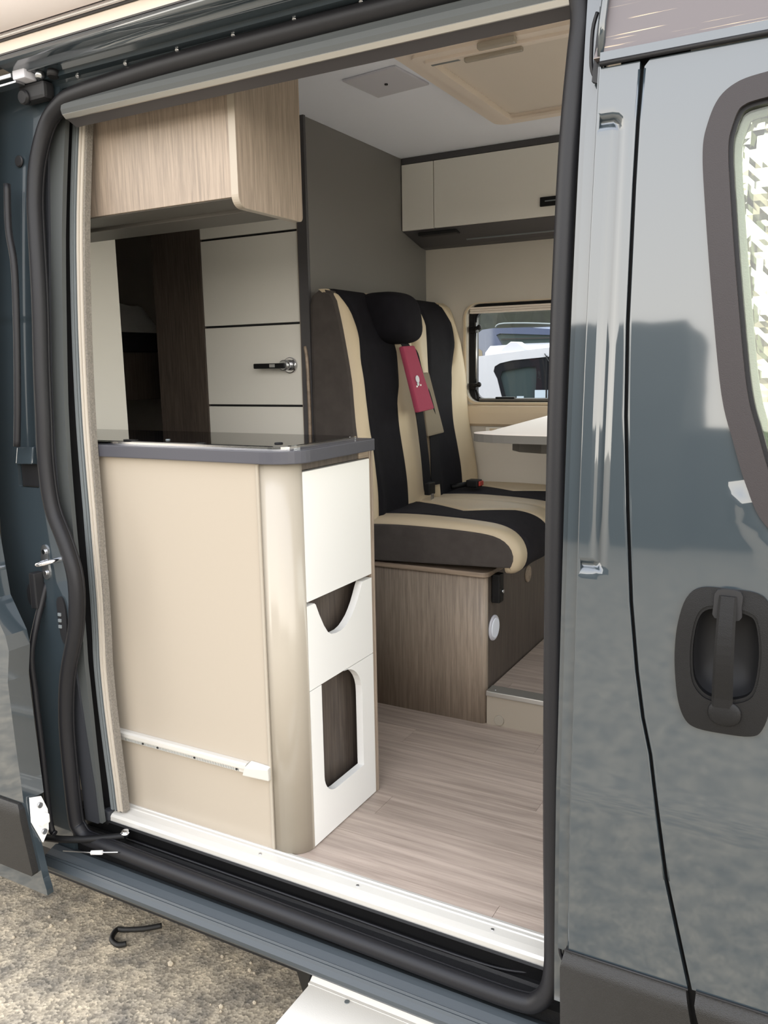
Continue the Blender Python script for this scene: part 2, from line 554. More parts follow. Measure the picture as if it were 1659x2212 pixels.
def superell(name, c, h, e, m, parent=None, shear=(0, 0), nu=20, nv=28):
    bm = bmesh.new()
    def pw(a, k): return math.copysign(abs(a) ** k, a)
    rows = []
    for i in range(1, nu):
        la = -math.pi / 2 + math.pi * i / nu
        row = []
        for j in range(nv):
            lo = 2 * math.pi * j / nv
            x = h[0] * pw(math.cos(la), e) * pw(math.cos(lo), e)
            y = h[1] * pw(math.cos(la), e) * pw(math.sin(lo), e)
            z = h[2] * pw(math.sin(la), e)
            row.append(bm.verts.new((c[0] + x + shear[0] * z, c[1] + y + shear[1] * z, c[2] + z)))
        rows.append(row)
    top = bm.verts.new((c[0] + shear[0] * h[2], c[1] + shear[1] * h[2], c[2] + h[2]))
    bot = bm.verts.new((c[0] - shear[0] * h[2], c[1] - shear[1] * h[2], c[2] - h[2]))
    for a, b in zip(rows, rows[1:]):
        for j in range(nv):
            bm.faces.new((a[j], a[(j + 1) % nv], b[(j + 1) % nv], b[j]))
    for j in range(nv):
        bm.faces.new((bot, rows[0][(j + 1) % nv], rows[0][j]))
        bm.faces.new((top, rows[-1][j], rows[-1][(j + 1) % nv]))
    return bm_obj(name, bm, m, parent, smooth=True)

def interp(z, K):
    if z <= K[0][0]: return K[0][1]
    for a, b in zip(K, K[1:]):
        if z <= b[0]:
            return a[1] + (b[1] - a[1]) * (z - a[0]) / (b[0] - a[0])
    return K[-1][1]

# van side profile: outer skin y over height z (smooth Hermite through the knots)
SK = [(-.3, -.140), (-.2, -.150), (0.1, -.165), (.40, -.1715), (.47, -.1685), (.9, -.155), (1.2, -.135), (1.5, -.105), (1.75, -.07), (1.95, -.03), (2.2, .02)]
_sl = []
for i in range(len(SK)):
    a = SK[max(0, i - 1)]; b = SK[min(len(SK) - 1, i + 1)]
    _sl.append((b[1] - a[1]) / (b[0] - a[0]))
def skin(z):
    z = min(max(z, SK[0][0]), SK[-1][0])
    for i in range(len(SK) - 1):
        if z <= SK[i + 1][0]:
            h = SK[i + 1][0] - SK[i][0]
            t = (z - SK[i][0]) / h
            return ((2 * t ** 3 - 3 * t * t + 1) * SK[i][1] + (t ** 3 - 2 * t * t + t) * h * _sl[i] + (-2 * t ** 3 + 3 * t * t) * SK[i + 1][1] + (t ** 3 - t * t) * h * _sl[i + 1])
def skin_n(x, z):
    s = (skin(z + .004) - skin(z - .004)) / .008
    return Vector((0, -1, s)).normalized()
def sheet(name, outline, holes, off, th, m, parent=None, step=0.03, bulge=None):
    f = (lambda x, z: (x, skin(z) + off + (bulge(x, z) if bulge else 0), z))
    if bulge:
        def nf(x, z):
            e = .003
            dx = (bulge(x + e, z) - bulge(x - e, z)) / (2 * e)
            dz = (skin(z + e) - skin(z - e) + bulge(x, z + e) - bulge(x, z - e)) / (2 * e)
            return Vector((dx, -1, dz)).normalized()
    else:
        nf = skin_n
    return plate(name, outline, holes, f, lambda x, z: (0, th, 0), m, parent, step, nf)

# ================================================================== GROUND
bm = bmesh.new()
bmesh.ops.create_grid(bm, x_segments=1, y_segments=1, size=60)
bmesh.ops.translate(bm, vec=(0, 0, -.55), verts=bm.verts)
ground = bm_obj('floor', bm, M_GRAVEL)
ground.name = 'ground'
tag(ground, 'gritty grey and tan gravel surfaced tarmac under and around the van', 'ground', kind='structure')
bm = bmesh.new()
for i in range(260):
    x = random.uniform(-1.6, .25); y = random.uniform(-.75, .55)
    r = random.uniform(.0015, .006) if i % 9 else random.uniform(.005, .010)
    s = bmesh.ops.create_icosphere(bm, subdivisions=1, radius=r)
    bmesh.ops.translate(bm, vec=(x, y, -.55 + r * .45), verts=s['verts'])
peb = bm_obj('pebbles', bm, M_PEBBLE)
tag(peb, 'scatter of small pale loose pebbles on the tarmac', 'pebbles', kind='stuff')

# ================================================================== INTERIOR SETTING
XP = -.518                       # partition plane behind the bench
ZC = 1.90
# floor with planks
fl = box('floor', -2.9, 1.5, 0.0, 1.76, -.06, -.004, M_DARK, None, 0)
tag(fl, 'van floor of pale grey-brown oak planks running lengthways', 'floor', kind='structure')
rows = [0.0, .05, .15, .25, .349, .447, .547, .647, .747, .847, .947]
joints = {0: [.465, -.5], 1: [-.2, .95], 2: [.72, -.4], 3: [.05, 1.05], 4: [.62, -.5], 5: [.41, -.75], 6: [-.35, .85], 7: [-.08, .9], 8: [.3, -.6], 9: [-.5, .6]}
for i in range(10):
    xs = [-1.3] + sorted(joints[i]) + [1.45]
    for a, b in zip(xs, xs[1:]):
        box('plank', a + .0004, b - .0004, rows[i] + .0004, rows[i + 1] - .0004, -.004, 0.0, M_FLOOR, fl, 0)
# ceiling
ce = plate('ceiling', [(-2.9, -.02), (1.5, -.02), (1.5, 1.80), (-2.9, 1.80)], [], lambda x, y: (x, y, ZC), lambda x, y: (0, 0, .05), M_CEIL)
tag(ce, 'pale grey textured ceiling lining of the van', 'ceiling', kind='structure')
# far wall with window opening
WX0, WX1, WZ0, WZ1 = -.338, .62, .972, 1.362
wl = plate('wall_far', [(-2.9, -.05), (1.5, -.05), (1.5, 1.9), (-2.9, 1.9)], [rrect(WX0, WX1, WZ0, WZ1, .05)], lambda x, z: (x, 1.748, z), lambda x, z: (0, .05, 0), M_WALL)
tag(wl, 'warm beige lined side wall behind the bench and table', 'wall', kind='structure')
wr = box('wall_rear', -2.95, -2.9, -.05, 1.8, -.05, 1.95, M_WALL, None, 0)
tag(wr, 'unlit rear wall of the van beyond the bed', 'wall', kind='structure')
wf = plate('wall_front', [(-.05, -.05), (1.8, -.05), (1.8, 1.95), (-.05, 1.95)], [rrect(.15, 1.66, .85, 1.66, .12)], lambda y, z: (1.5, y, z), lambda y, z: (.05, 0, 0), M_CREAM)  # windscreen opening added out of view to brighten the interior
tag(wf, 'front end of the cabin with an unseen windscreen opening added to light the interior', 'wall', kind='structure')
ws = plate('added_windscreen_pane', rrect(.13, 1.68, .83, 1.68, .13), [], lambda y, z: (1.53, y, z), lambda y, z: (.005, 0, 0), M_GLASS)  # pane closing the added light opening
tag(ws, 'unseen windscreen pane in the added light opening at the front of the cabin', 'window', kind='structure')
wn = box('wall_near', -2.9, -.70, .07, .10, -.05, 1.9, M_CREAM, None, 0)
tag(wn, 'lined wall beside the door opening behind the kitchen', 'wall', kind='structure')
wn2 = box('wall_right', .70, 1.5, .02, .05, -.05, 1.9, M_CREAM, None, 0)
tag(wn2, 'lined wall behind the passenger door pillar', 'wall', kind='structure')
wh = box('wall_header', -.14, .70, .07, .10, 1.735, 1.9, M_DKTRIM, None, 0)
tag(wh, 'lined strip above the door opening', 'wall', kind='structure')
# partition behind the bench
pa = box('wall_partition', XP - .03, XP, .888, 1.748, 0, ZC, M_PARTN, None, .003)
tag(pa, 'tall smooth grey partition wall directly behind the bench seat', 'wall', kind='structure')
pe = prism('trim_1', [(XP - .032, .872), (XP + .004, .872), (XP + .006, .880), (XP + .002, .888), (XP - .032, .888)], 0, ZC, 'z', M_DKTRIM)
tag(pe, 'dark upright edge trim at the front of the grey partition', 'trim', kind='structure')
# platform in front of the bench
pf = box('floor_platform', .10, 1.5, .884, 1.748, -.003, .104, M_BEIGE, None, .001)
tag(pf, 'raised cabin floor step with cream riser and metal nosing beside the bench', 'step', kind='structure')
for i, (a, b) in enumerate(((.93, .979), (.979, 1.078), (1.078, 1.177), (1.177, 1.276), (1.276, 1.375), (1.375, 1.474), (1.474, 1.573), (1.573, 1.672), (1.672, 1.746))):
    xs = [.1] + [[.15, .9], [.62], [.25], [.5], [.8], [.3], [.66], [.2], [.7]][i] + [1.45]
    for c, d in zip(xs, xs[1:]):
        box('plank', c + .0004, d - .0004, a + .0004, b - .0004, .104, .110, M_FLOOR, pf, 0)
box('nosing', .10, 1.5, .876, .932, .096, .113, M_ALU, pf, .003)
cyl('round_cap', (.143, .882, .020), (0, -1, 0), .016, .008, M_BEIGEPOST, pf, 20, .001)
cyl('screw', (.125, .895, .1135), (0, 0, 1), .003, .002, M_STEEL, pf, 8)
# ------------------------------------------------------------------ window in the far wall
win = thing('window_1', 'rounded side window with black catches, looking out on a white car', 'window', kind='structure')
plate('inner_liner', rrect(WX0 - .012, WX1 + .012, WZ0 - .010, WZ1 + .004, .06), [rrect(WX0 - .003, WX1 + .003, WZ0 - .001, WZ1 + .001, .052)], lambda x, z: (x, 1.742, z), lambda x, z: (0, .03, 0), M_WALLSH, win)
plate('window_frame', rrect(WX0 - .004, WX1 + .004, WZ0 - .004, WZ1 + .004, .05), [rrect(WX0 + .024, WX1 - .024, WZ0 + .010, WZ1 - .022, .035)], lambda x, z: (x, 1.772, z), lambda x, z: (0, .035, 0), M_BLACKPL, win)
plate('rubber_gasket', rrect(WX0 + .022, WX1 - .022, WZ0 + .008, WZ1 - .02, .035), [rrect(WX0 + .031, WX1 - .031, WZ0 + .014, WZ1 - .03, .03)], lambda x, z: (x, 1.779, z), lambda x, z: (0, .02, 0), M_RUBBER, win)
plate('pane', rrect(WX0 + .01, WX1 - .01, WZ0 + .004, WZ1 - .006, .045), [], lambda x, z: (x, 1.812, z), lambda x, z: (0, .004, 0), M_GLASS, win)
box('sill_rail', WX0 + .05, WX1 - .03, 1.756, 1.776, WZ0 + .004, WZ0 + .014, M_TEDGE, win, .002)
for k in range(3):
    box('blind_slat', WX0 + .012, WX1 - .01, 1.752 - .001 * k, 1.772, WZ1 - .012 - .0085 * (k + 1), WZ1 - .0125 - .0085 * k, M_SKYLT, win, .002)
# window catches and stay
st = tube('window_stay', [(WX0 + .034, 1.764, 1.29), (WX0 + .036, 1.764, 1.02)], .0035, M_STEEL, win, seg=8)
for zc in (1.262, 1.035):
    kb = box('catch_body', WX0 + .010, WX0 + .040, 1.748, 1.772, zc - .013, zc + .013, M_BLACKPL, win, .004)
    tube('catch_lever', [(WX0 + .030, 1.748, zc), (WX0 + .050, 1.744, zc + .006)], .0075, M_BLACKPL, kb, seg=8)
    superell('catch_ball', (WX0 + .056, 1.742, zc + .007), (.010, .010, .011), 1, M_BLACKPL, kb, nu=8, nv=12)
cy = tube('catch_loop', smooth_path([(WX0 + .040, 1.752, 1.02), (WX0 + .050, 1.748, .998), (WX0 + .046, 1.748, .983), (WX0 + .038, 1.750, .987), (WX0 + .034, 1.752, 1.01)]), .004, M_BLACKPL, win, seg=6)
box('sill_latch', -.215, -.135, 1.752, 1.774, WZ0 + .012, WZ0 + .020, M_BLACKPL, win, .002)
hexa('corner_latch', [(.04, 1.750, WZ0 + .002), (.075, 1.750, WZ0 + .002), (.075, 1.772, WZ0 + .002), (.04, 1.772, WZ0 + .002), (.042, 1.752, WZ0 + .024), (.05, 1.752, WZ0 + .018), (.05, 1.770, WZ0 + .018), (.042, 1.770, WZ0 + .024)], M_BLACKPL, win, .001)
# wall ledge under the window and socket plate
ld = prism('trim_2', [(1.748, .962), (1.730, .955), (1.722, .93), (1.722, .885), (1.735, .876), (1.748, .874)], XP, 1.5, 'x', M_WALLSH)
tag(ld, 'padded beige moulding along the wall below the window', 'trim', kind='structure')
so = thing('wall_socket', 'small cream socket plate low on the wall behind the table tip', 'socket')
box('cover_plate', -.25, -.165, 1.736, 1.748, .842, .871, M_CREAM, so, .002)
box('insert', -.232, -.20, 1.733, 1.737, .848, .866, M_WALLSH, so, .001)

# ------------------------------------------------------------------ washroom front (parallel to the aisle)
d1 = thing('door_1', 'pale grey washroom door with dark grooves and a lever handle', 'door', kind='structure')
DX0, DX1, DY = -.968, -.545, .888
zz = [0.0, .45, .725, .9955, 1.2675, 1.5615, 1.895]
box('door_core', DX0, DX1, DY + .008, DY + .03, 0.0, 1.895, M_DARK, d1, 0)
for a, b in zip(zz, zz[1:]):
    box('panel', DX0, DX1, DY, DY + .012, a + .004, b - .0035, M_CREAM, d1, .0012)
hd = cyl('handle_rose', (-.603, DY - .006, 1.131), (0, -1, 0), .026, .012, M_CHROME, d1, 28, .002)
cyl('handle_neck', (-.606, DY - .028, 1.131), (0, -1, 0), .017, .034, M_STEEL, hd, 24, .002)
box('handle_lever', -.722, -.598, DY - .053, DY - .040, 1.121, 1.138, M_BLACKPL, hd, .003)
box('lever_insert', -.655, -.633, DY - .0545, DY - .044, 1.1245, 1.1355, M_STEEL, hd, .001)
fj = box('trim_3', DX1 + .001, XP - .034, .876, .90, 0, 1.895, M_OAK, None, .003)
tag(fj, 'narrow wood-edged upright jamb between washroom door and partition', 'trim', kind='structure')
jl = tube('jamb_pull', smooth_path([(-.536, .873, 1.19), (-.526, .868, 1.14), (-.522, .866, 1.0), (-.524, .868, .90), (-.534, .873, .84)]), .006, M_OAKX, fj, seg=8)
dw = box('wardrobe', -1.196, DX0 - .002, DY - .002, 1.70, 0, 1.895, M_OAKD, None, .002)
tag(dw, 'dark wood panelled tall wardrobe side beside the washroom door', 'wardrobe')
# tall fridge cabinet at the rear end of the kitchen
fc = thing('tall_cabinet', 'tall cream cabinet seen behind the left end of the worktop', 'cabinet')
box('side_panel', -1.02, -1.0, .11, .527, 0, 1.9, M_CREAM, fc, .002)
box('carcass', -1.56, -1.02, .11, .515, 0, 1.9, M_OAKD, fc, .002)
# rear bed with bedding
bd = thing('rear_bed', 'bed in the dark rear with bunched white bedding', 'bed')
box('bed_base', -2.88, -1.62, .12, 1.74, 1.00, 1.20, M_OAKD, bd, .004)
box('mattress', -2.88, -1.64, .13, 1.74, 1.20, 1.285, M_FAB_D, bd, .02)
def bedding(u, v):
    x = -2.55 + .62 * v; y = .95 + .78 * u
    h = .155 * min(1, 14 * min(u, 1 - u) + .1) * min(1, 5 * min(v, 1 - v) + .15)
    return (x, y, 1.28 + h + .02 * noise.noise(Vector((x * 7, y * 9, 2))) + .012 * noise.noise(Vector((x * 22, y * 22, 5))))
grid('duvet', 30, 30, bedding, M_PILLOW, bd, .02, (0, 0, -1))

# ------------------------------------------------------------------ ceiling fittings
vt = thing('ceiling_panel_light', 'square flush grey panel in the ceiling with a tiny centre button', 'panel')
prism('cover', [(-.240, .662), (-.064, .640), (-.050, .815), (-.226, .838)], 1.893, 1.8995, 'z', M_VENT, vt, .002)
cyl('button', (-.146, .741, 1.892), (0, 0, -1), .005, .004, M_DARK, vt, 10)
hs = thing('roof_hatch', 'large beige roof hatch frame with a pulled pleated blind', 'roof hatch')
def zq(off): return lambda x, y: (x, y, ZC - off)
plate('outer_frame', rrect(-.02, .88, .50, 1.262, .04), [rrect(.047, .81, .60, 1.205, .012)], zq(.018), lambda x, y: (0, 0, .0175), M_SKYLT, hs)
plate('frame_step', rrect(.02, .84, .555, 1.232, .02), [rrect(.050, .807, .606, 1.200, .008)], zq(.026), lambda x, y: (0, 0, .009), M_SKYLT, hs)
def blind(u, v):
    y = .60 + .605 * u; x = .046 + .766 * v
    return (x, y, ZC - .004 - .004 * (1 if int(round(u * 88)) % 2 else 0))
grid('pleated_blind', 89, 2, blind, M_BLIND, hs)
box('blind_rail', .05, .807, .585, .607, ZC - .034, ZC - .022, M_SKYLT, hs, .002)
box('blind_grip', .205, .30, .545, .566, ZC - .040, ZC - .025, M_BEIGEPOST, hs, .004)
box('blind_grip', .150, .30, .596, .612, ZC - .044, ZC - .033, M_BEIGEPOST, hs, .004)
box('light_strip', .058, .135, .600, .611, ZC - .0345, ZC - .030, M_GREYBAR, hs, .001)

# ------------------------------------------------------------------ overhead locker over the window
LY = 1.533
lk = thing('overhead_locker', 'long cream overhead locker with flush black handle above the window', 'cabinet')
box('carcass', XP + .002, 1.48, LY + .018, 1.747, 1.645, 1.898, M_DKTRIM, lk, 0)
box('cornice', XP + .002, 1.48, LY + .004, LY + .03, 1.876, 1.899, M_DKTRIM, lk, .002)
box('door', XP + .004, -.3815, LY, LY + .018, 1.634, 1.874, M_CREAM, lk, .0015)
ldoor = box('door', -.3785, .36, LY, LY + .018, 1.634, 1.874, M_CREAM, lk, .0015)
box('door', .363, 1.10, LY, LY + .018, 1.634, 1.874, M_CREAM, lk, .0015)
box('handle', .036, .185, LY - .006, LY + .004, 1.666, 1.698, M_BLACKPL, ldoor, .003)
box('handle_slot', .055, .17, LY - .0075, LY - .002, 1.681, 1.685, M_GREYBAR, ldoor, .001)
prism('soffit', [(LY + .012, 1.644), (LY + .012, 1.632), (1.62, 1.612), (1.70, 1.590), (1.747, 1.586), (1.747, 1.644)], XP + .002, 1.48, 'x', M_DKTRIM, lk)
box('led_bar', -.46, -.30, 1.56, 1.60, 1.614, 1.627, M_DARK, lk, .003)
box('light_groove', -.30, 1.2, 1.655, 1.664, 1.598, 1.604, M_GREYBAR, lk, .001)

# ================================================================== KITCHEN BLOCK
kt = thing('kitchen_block', 'kitchen unit with cream front facing the door and white shelves on its end', 'kitchen unit')
KX0 = -.98
box('carcass', KX0, -.075, .014, .345, 0.0, .916, M_OAKD, kt, 0)
box('front_panel', KX0, -.079, 0.0, .014, 0.001, .917, M_BEIGE, kt, .001)
box('panel_bead', -.0845, -.0765, -.0035, .012, .001, .917, M_BEIGEPOST, kt, .0025)
arc = [(-.0765, .001), (-.058, -.001)]
for i in range(9):
    a = math.radians(-90 + 90 * i / 8)
    arc.append((-.055 + .055 * math.cos(a), .053 + .054 * math.sin(a)))
arc += [(0, .053), (-.02, .053), (-.02, .05), (-.0765, .018)]
arc = [arc[0], arc[1]] + arc[3:]
prism('corner_post', arc, .001, .917, 'z', M_BEIGEPOST, kt, smooth=True)
# end face: dark recess, wooden frame, three white fronts
box('end_recess', -.075, -.045, .03, .345, 0.001, .917, M_OAKD, kt, 0)
box('end_stile', -.05, -.0005, .3495, .3555, 0.001, .917, M_OAK, kt, .001)
box('end_stile', -.05, .0015, .3565, .3635, 0.001, .917, M_OAK, kt, .001)
box('top_strip', -.05, -.004, .054, .30, .899, .917, M_OAKD, kt, .001)
box('top_block', -.05, -.002, .302, .349, .899, .917, M_OAKH, kt, .001)
def endplate(name, outline, holes=()):
    return plate(name, outline, holes, lambda y, z: (0.0, y, z), lambda y, z: (-.019, 0, 0), M_WHITE, kt)
endplate('upper_door', rrect(.0545, .3475, .6005, .8955, .0015, 1))
scoop = [(.085, .5905), (.090, .5865), (.104, .558), (.122, .527), (.138, .507), (.152, .4985), (.172, .495), (.195, .495), (.213, .499), (.229, .507), (.245, .517), (.258, .529), (.272, .545), (.284, .563), (.297, .584), (.303, .5905)]
endplate('middle_front', [(.0545, .5905)] + scoop + [(.3475, .5905), (.3475, .3905), (.0545, .3905)])
hole = [(.103, .3889), (.103, .170)]
for i in range(9):
    a = math.radians(180 + 90 * i / 8)
    hole.append((.158 + .055 * math.cos(a), .158 + .053 * math.sin(a)))
hole += [(.288, .105), (.288, .30)]
for i in range(1, 9):
    a = math.radians(90 * i / 8)
    hole.append((.203 + .085 * math.cos(a), .305 + .0839 * math.sin(a)))
lower = [(.0545, .3885), (.0545, .003), (.3475, .003), (.3475, .3885), (.2215, .3885)]
arc_r = [q for q in hole[13:] if q[1] < .3883]
lower_shape = [(.0545, .3885), (.0545, .003), (.3475, .003), (.3475, .3885), (.205, .3885)] + [(q[0], q[1]) for q in reversed(hole[12:-1]) if q[1] < .388] + [(.288, .105)] + list(reversed(hole[2:11])) + [(.103, .3885)]
endplate('lower_front', lower_shape)
# perforated rail on the kitchen front
ra = thing('table_hanging_rail', 'white perforated aluminium rail low across the cream kitchen front', 'rail')
prism('rail', [(-.0005, .186), (-.010, .184), (-.0125, .187), (-.0125, .196), (-.018, .199), (-.018, .208), (-.012, .211), (-.0005, .211)], -.60, -.14, 'x', M_ALUW, ra)
hexa('end_cap', [(-.148, -.022, .183), (-.078, -.012, .180), (-.078, -.0005, .180), (-.148, -.0005, .181), (-.140, -.022, .206), (-.078, -.014, .211), (-.078, -.0005, .214), (-.135, -.0005, .216)], M_ALUW, ra, .003)
bm = bmesh.new()
for k in range(74):
    x = -.53 + .005 * k
    s = bmesh.ops.create_cube(bm, size=1)
    for v in s['verts']: v.co = Vector((x + v.co.x * .0018, -.0127 + v.co.y * .0008, .1905 + v.co.z * .006))
sl = bm_obj('rail_slot', bm, M_GREYBAR, ra); sl['kind'] = 'stuff'
for x in (-.47, -.42, -.30, -.17):
    cyl('screw', (x, -.0128, .191), (0, -1, 0), .0028, .002, M_DARK, ra, 10)
# worktop
wk = [(KX0, -.016), (-.062, -.016)]
for i in range(1, 8):
    a = math.radians(-90 + 90 * i / 8)
    wk.append((-.062 + .086 * math.cos(a), .052 + .068 * math.sin(a)))
wk += [(.024, .052), (.024, .335), (.016, .347), (KX0, .347)]
wkt = prism('worktop', wk, .918, .9465, 'z', M_WORKTOP, None, .002)
tag(wkt, 'dark grey worktop with rounded corner on top of the kitchen unit', 'worktop')
# hob with glass lid
hb = thing('hob', 'black glass lidded hob with a chrome front rim set in the worktop', 'hob')
hol = rrect(-.93, -.004, .006, .318, (.03, .05, .03, .03), 8)
hin = rrect(-.92, -.016, .018, .308, (.025, .042, .025, .025), 8)
plate('rim', hol, [hin], lambda x, y: (x, y, .9535), lambda x, y: (0, 0, -.0065), M_CHROME, hb)
gl = plate('glass_lid', hin, [], lambda x, y: (x, y, .9545), lambda x, y: (0, 0, -.005), M_BLACKGLASS, hb)
cyl('lid_magnet', (-.075, .075, .9555), (0, 0, 1), .010, .003, M_DARK, gl, 20, .001)
cyl('lid_magnet', (-.40, .07, .9555), (0, 0, 1), .006, .003, M_GREYBAR, gl, 16, .001)
box('lid_hinge', -.50, -.46, .022, .034, .9545, .9575, M_BLACKPL, gl, .001)
box('lid_hinge', -.27, -.245, .022, .030, .9545, .9565, M_BLACKPL, gl, .001)
# overhead kitchen cabinet
oc = thing('hanging_cupboard', 'oak-faced hanging cupboard with rounded end panel above the worktop', 'cupboard')
OX, OY0, OY1, OZ = -.145, .062, .305, 1.467
box('back_panel', -1.0, OX - .021, OY0 + .004, OY0 + .022, OZ + .022, 1.895, M_OAK, oc, .001)
box('carcass', -1.0, OX - .021, OY0 + .022, OY1, OZ + .032, 1.895, M_OAKD, oc, 0)
plate('end_panel', rrect(OY0, OY1, OZ, 1.897, (.026, .012, 0, 0), 8), [], lambda y, z: (OX, y, z), lambda y, z: (-.020, 0, 0), M_OAK, oc)
plate('end_panel_edge', rrect(OY0 - .0008, OY1 + .0008, OZ - .0008, 1.897, (.0265, .0125, 0, 0), 8), [rrect(OY0 + .0006, OY1 - .0006, OZ + .0006, 1.8965, (.0255, .0115, 0, 0), 8)], lambda y, z: (OX - .0006, y, z), lambda y, z: (-.0188, 0, 0), M_BEIGE, oc)
box('bottom_board', -1.0, OX - .021, OY0 + .010, OY0 + .115, OZ + .020, OZ + .031, M_TEDGE, oc, .001)
box('lamp_board', -1.0, OX - .021, OY0 + .118, OY1 - .004, OZ + .012, OZ + .031, M_TEDGE, oc, .002)

# ================================================================== BENCH
bb = thing('bench_box', 'grey oak box carrying the double seat', 'bench box')
sidep = [(XP + .004, 0.0), (.075, 0.0), (.092, .004), (.099, .012), (.099, .475), (XP + .004, .475)]
prism('side_panel', [(XP + .004, .878)] + [(.079 + .020 * math.sin(math.radians(90 * i / 6)), .898 - .020 * math.cos(math.radians(90 * i / 6))) for i in range(7)] + [(XP + .004, .898)], 0.0, .476, 'z', M_OAK, bb, smooth=True)
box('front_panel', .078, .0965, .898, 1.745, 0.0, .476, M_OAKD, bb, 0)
prism('top_board', [(XP + .004, .870)] + [(.082 + .024 * math.sin(math.radians(90 * i / 6)), .894 - .024 * math.cos(math.radians(90 * i / 6))) for i in range(7)] + [(.106, 1.745), (XP + .004, 1.745)], .477, .4925, 'z', M_OAKX, bb, .003)
vr = cyl('vent_rim', (.099, .944, .299), (1, 0, 0), .041, .010, M_VENT, bb, 28, .003)
cyl('vent_mouth', (.1045, .944, .299), (1, 0, 0), .032, .004, M_CEIL, vr, 24, .001)
box('hinge_bracket', .097, .125, .926, .965, .385, .477, M_BLACKPL, bb, .004)
cyl('hinge_bolt', (.127, .950, .42), (1, 0, 0), .006, .006, M_STEEL, bb, 10)
cyl('socket_cover', (.098, 1.27, .40), (1, 0, 0), .03, .006, M_OAKX, bb, 20, .002)

BX = [(.55, -.285), (.64, -.290), (.72, -.298), (.80, -.312), (.906, -.332), (1.00, -.340), (1.082, -.346), (1.2, -.366), (1.30, -.388), (1.345, -.402), (1.362, -.415), (1.372, -.44)]
def spl(z, K):
    for i in range(len(K) - 1):
        if z <= K[i + 1][0] or i == len(K) - 2:
            h = K[i + 1][0] - K[i][0]
            t = (z - K[i][0]) / h
            def sl(k):
                a = K[max(0, k - 1)]; b = K[min(len(K) - 1, k + 1)]
                return (b[1] - a[1]) / (b[0] - a[0])
            return ((2 * t ** 3 - 3 * t * t + 1) * K[i][1] + (t ** 3 - 2 * t * t + t) * h * sl(i) + (-2 * t ** 3 + 3 * t * t) * K[i + 1][1] + (t ** 3 - t * t) * h * sl(i + 1))
def cush_profile():
    P = [(-.34, .636), (-.20, .643), (-.05, .643), (.05, .640), (.12, .634), (.165, .620), (.195, .596), (.210, .565), (.211, .538), (.203, .515), (.188, .500), (.165, .497)]
    return [tuple(v) for v in smooth_path([(a, b, 0) for a, b in P], 4)]
CP = [(p[0], p[1]) for p in cush_profile()]
def cp(s):
    L = [0]
    for a, b in zip(CP, CP[1:]): L.append(L[-1] + math.hypot(b[0] - a[0], b[1] - a[1]))
    d = s * L[-1]
    for i in range(len(CP) - 1):
        if d <= L[i + 1] + 1e-9:
            t = (d - L[i]) / (L[i + 1] - L[i])
            a, b = CP[i], CP[i + 1]
            tx, tz = (b[0] - a[0]), (b[1] - a[1])
            h = math.hypot(tx, tz)
            return a[0] + tx * t, a[1] + tz * t, -tz / h, tx / h
    return (*CP[-1], 0, -1)

